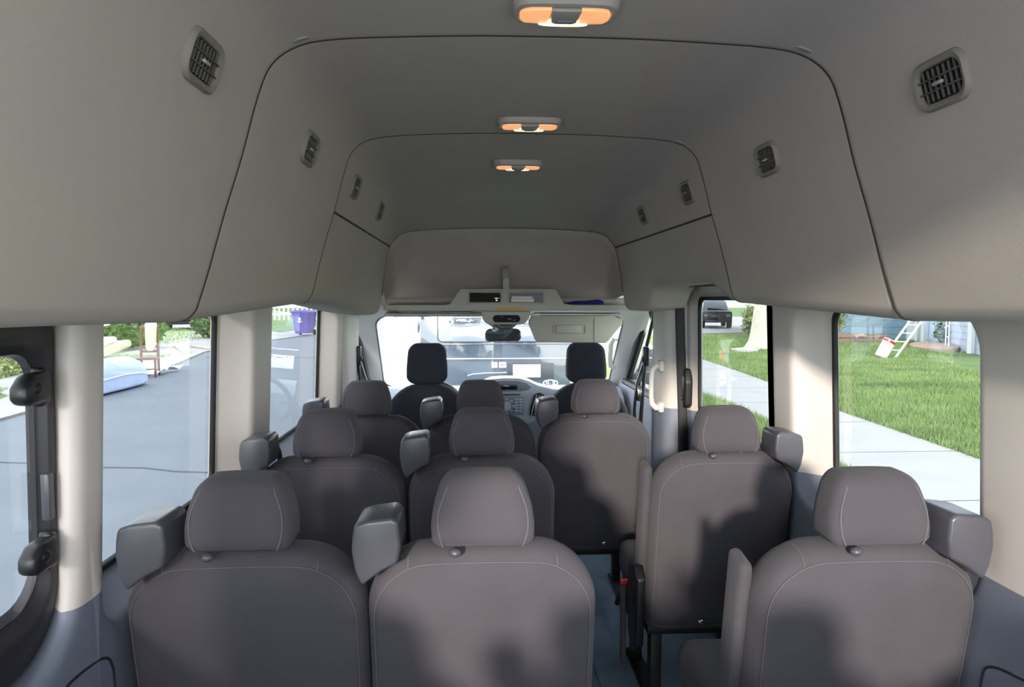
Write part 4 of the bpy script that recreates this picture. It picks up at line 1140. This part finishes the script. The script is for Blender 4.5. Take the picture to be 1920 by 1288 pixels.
mb = MB(); mb.rings([[(r_*math.cos(a)*1.9, r_*math.sin(a)*.8, z) for a in [k*math.pi/10 for k in range(20)]] for r_, z in ((1.0,-.05),(1.0,.12),(.9,.17),(.3,.2))])
o = mb.build('stone_bed', M['soil'], ang=40); o.location = (17.2,24.9,GZ); o.rotation_euler.z = R(60); tag(o, 'low stone edged bed at the foot of the pale outbuilding', 'garden bed')
# ladder and bag
root = empty('ladder', (12.75, 20.9, GZ), R(-30))
mb = MB()
A0 = Vector((0,0,0)); A1 = Vector((1.35,1.6,2.1))
for s in (0, .32): mb.tube([A0+Vector((s,-s*.3,0)), A1+Vector((s,-s*.3,0))], .035, 6)
mb.build('rail', M['white'], root)
mb = MB()
for k in range(1, 8):
    p = A0.lerp(A1, k/8); mb.tube([p, p+Vector((.32,-.096,0))], .018, 6)
mb.build('rung', M['white'], root)
tag(root, 'white ladder lying propped up across the lawn', 'ladder')
mb = MB(); T = Matrix.Translation((12.50,20.65,GZ+.02)) @ Matrix.Rotation(R(28), 4, 'Y')
mb.rings([[T @ Vector((r_*math.cos(a), r_*math.sin(a)*.8, z)) for a in [k*math.pi/8 for k in range(16)]] for r_, z in ((.12,0.02),(.19,.05),(.19,.45),(.20,.62),(.17,.66))])
o = mb.build('bucket', M['white'], ang=45)
mb = MB(); mb.rings([[T @ Vector(((r_+.006)*math.cos(a), (r_+.006)*math.sin(a)*.8, z)) for a in [k*math.pi/8 for k in range(16)]] for r_, z in ((.192,.55),(.198,.63))], cap0=False, cap1=False)
mb.build('red_band', M['tail'], o)
tag(o, 'tilted white bucket with a red band at the foot of the ladder', 'bucket')
root = empty('trellis', (17.0, 23.9, GZ), R(65))
mb = MB()
for x in (-.25,.25): mb.box(x-.025,x+.025,-.02,.02,0,1.8,.005)
for z in (.15,.5,.9,1.3,1.7): mb.box(-.25,.25,-.015,.015,z-.02,z+.02,.004)
mb.build('frame', M['white'], root); tag(root, 'white garden trellis standing against the pale outbuilding', 'trellis')

# ------------------------------------------------------------------ black van ahead
root = empty('black_van', (.10, 8.0, GZ)); 
mb = MB(); L = []
def vsec(y, sh=0, e=0):
    o = [(-.97,.42),(-.985,.80),(-.975,1.18),(-.955,1.36),(-.90,1.62),(-.83,1.92),(-.74,2.04),(-.5,2.10),(0,2.12)]
    pts = [(x*(1-e), y+.0, z*(1-e*.4)+.4*e) for x, z in o]
    return pts+[(-x, y_, z) for x, y_, z in pts[::-1][1:]]
for y, e in ((.0,.04),(.02,.015),(.06,0),(.3,0),(3.6,0),(3.9,.02)): L.append(vsec(y, 0, e))
mb.rings(L); mb.box(-.93,.93,3.8,4.9,.45,1.2,.15,3)
mb.build('body', M['vanpaint'], root, ang=28)
mb = MB()
for s in (-1, 1):
    mb.poly([(x, z) for x, z in rrect(min(s*.045,s*.90), max(s*.045,s*.90), .58, 1.88, .05, 4, 3)], 'y', -.022, .02, .006, 2)
mb.build('rear_door', M['vanpaint'], root, ang=28)
for s in (-1, 1):
    mb = MB(); a, b = sorted((s*.06, s*.70))
    mb.poly([(x, z) for x, z in rrect(a, b, 1.39, 1.84, .05, 5, 3)], 'y', -.030, -.015, .003, 2); wv = mb.build('rear_window', M['vanglass'], root)
    mb = MB(); mb.tube([(x, -.028, z) for x, z in rrect(a-.006, b+.006, 1.384, 1.846, .055, 5, 3)], .007, 6, closed=True); mb.build('window_seal', M['rubber'], wv)
mb = MB(); mb.box(-.92,.94,-.040,-.015,1.352,1.366,.004); mb.build('upper_crease', M['vanpaint'], root)
mb = MB(); mb.box(-.92,.94,-.045,-.015,1.178,1.196,.005); mb.build('bright_crease', M['chrome'], root)  # lower body crease; its bright line is put in as chrome
for s in (-1, 1):
    mb = MB(); mb.box(s*.905-.055,s*.905+.055,-.05,.02,.96,1.20,.014,3); tl = mb.build('tail_light', M['tail'], root)
    mb = MB(); mb.box(s*.905-.05,s*.905+.05,-.048,.015,.86,.955,.012,2); mb.build('reverse_lens', M['white'], tl)
    for z in (1.08, 1.70, .70):
        mb = MB(); mb.box(s*.885-.015,s*.885+.015,-.04,-.01,z-.05,z+.05,.006); mb.build('hinge', M['vanpaint'], root)
mb = MB(); mb.box(.12,.66,-.034,-.02,.93,1.13,.01); mb.build('plate_recess', M['black'], root)
mb = MB(); mb.box(.175,.50,-.048,-.036,.965,1.118,.006); pl = mb.build('license_plate', M['white'], root)
mb = MB()
for x in (.25, .42): mb.cyl((x,-.050,1.103), .008, 'y', .006, 10)
mb.box(.30,.38,-.05,-.046,1.085,1.092)
mb.build('plate_bolts', M['dash'], pl)
for x0, x1 in ((-.075,-.010),(.010,.095)):
    mb = MB(); mb.box(x0,x1,-.028,-.020,1.08,1.145,.002); st = mb.build('sticker', M['white'], root)
    mb = MB()
    for q in range(2): mb.box(x0+.010,x1-.012,-.031,-.027,1.100+q*.018,1.109+q*.018)
    mb.build('print_lines', M['dash'] if x0 < 0 else M['tail'], st)
mb = MB(); mb.tube([(x, -.030, z) for x, z in [(.62+.085*math.cos(a), .895+.034*math.sin(a)) for a in [k*math.pi/14 for k in range(28)]]], .007, 6, closed=True)
for pts in ([(.575,.915),(.565,.893),(.60,.893)],[(.595,.918),(.590,.875)],[(.615,.883),(.622,.888)],[(.68,.915),(.648,.915),(.645,.898),(.672,.896),(.672,.878),(.643,.877)]):
    mb.tube([(x, -.030, z) for x, z in pts], .0055, 6)
mb.build('oval_badge', M['white'], root)
mb = MB(); mb.box(-.98,.98,-.18,.06,.46,.66,.04,3); mb.build('bumper', M['black'], root)
mb = MB(); mb.tube([(-.36,-.026,.985),(-.30,-.030,1.005),(-.15,-.030,1.018),(.10,-.030,1.022)], .008, 6); mb.build('reflection_streak', M['chrome'], root)  # pale reflection streak across the doors, shaped as a thin chrome tube
for s in (-1, 1):
    for y in (.95, 3.6):
        mb = MB(); mb.cyl((s*.84,y,.38), .38, 'x', .26, 26); mb.build('wheel', M['tyre'], root)
    mb = MB(); mb.box(s*1.13-.10,s*1.13+.10,3.3,3.38,1.32,1.60,.03,3); mb.box(s*1.02-.08,s*1.02+.08,3.32,3.36,1.38,1.42); mb.build('wing_mirror', M['vanpaint'], root)
tag(root, 'dark blue-black van with blank white plate parked directly ahead', 'van')

# ------------------------------------------------------------------ light
w = bpy.data.worlds.new('sky'); SC.world = w; w.use_nodes = True
nt = w.node_tree; bg = nt.nodes['Background']
tc = nt.nodes.new('ShaderNodeTexCoord'); mp = nt.nodes.new('ShaderNodeMapping'); mp.inputs['Scale'].default_value = (1.2,1.2,3.5)
nz = nt.nodes.new('ShaderNodeTexNoise'); nz.inputs['Scale'].default_value = 2.2; nz.inputs['Detail'].default_value = 7
cr = nt.nodes.new('ShaderNodeValToRGB'); cr.color_ramp.elements[0].position = .38; cr.color_ramp.elements[1].position = .60
cr.color_ramp.elements[0].color = (.62,.75,.95,1); cr.color_ramp.elements[1].color = (1,.985,.96,1)
nt.links.new(tc.outputs['Generated'], mp.inputs['Vector']); nt.links.new(mp.outputs[0], nz.inputs['Vector']); nt.links.new(nz.outputs['Fac'], cr.inputs[0]); nt.links.new(cr.outputs[0], bg.inputs[0])
bg.inputs['Strength'].default_value = 3.0
sun = bpy.data.objects.new('sun', bpy.data.lights.new('sun', 'SUN')); COL.objects.link(sun)
sun.data.energy = 1.9; sun.data.angle = R(3.5); sun.data.color = (1,.90,.78)
d = Vector((math.sin(R(14)), math.cos(R(14)), -math.tan(R(12.5)))).normalized()
sun.rotation_euler = d.to_track_quat('-Z', 'Y').to_euler()
SC.view_settings.view_transform = 'Standard'; SC.view_settings.look = 'None'; SC.view_settings.gamma = 1; SC.view_settings.exposure = 1.62
SC.view_settings.use_curve_mapping = False
SC.cycles.use_denoising = True
SC.cycles.max_bounces = 10; SC.cycles.diffuse_bounces = 6; SC.cycles.transparent_max_bounces = 16; SC.cycles.sample_clamp_indirect = 6
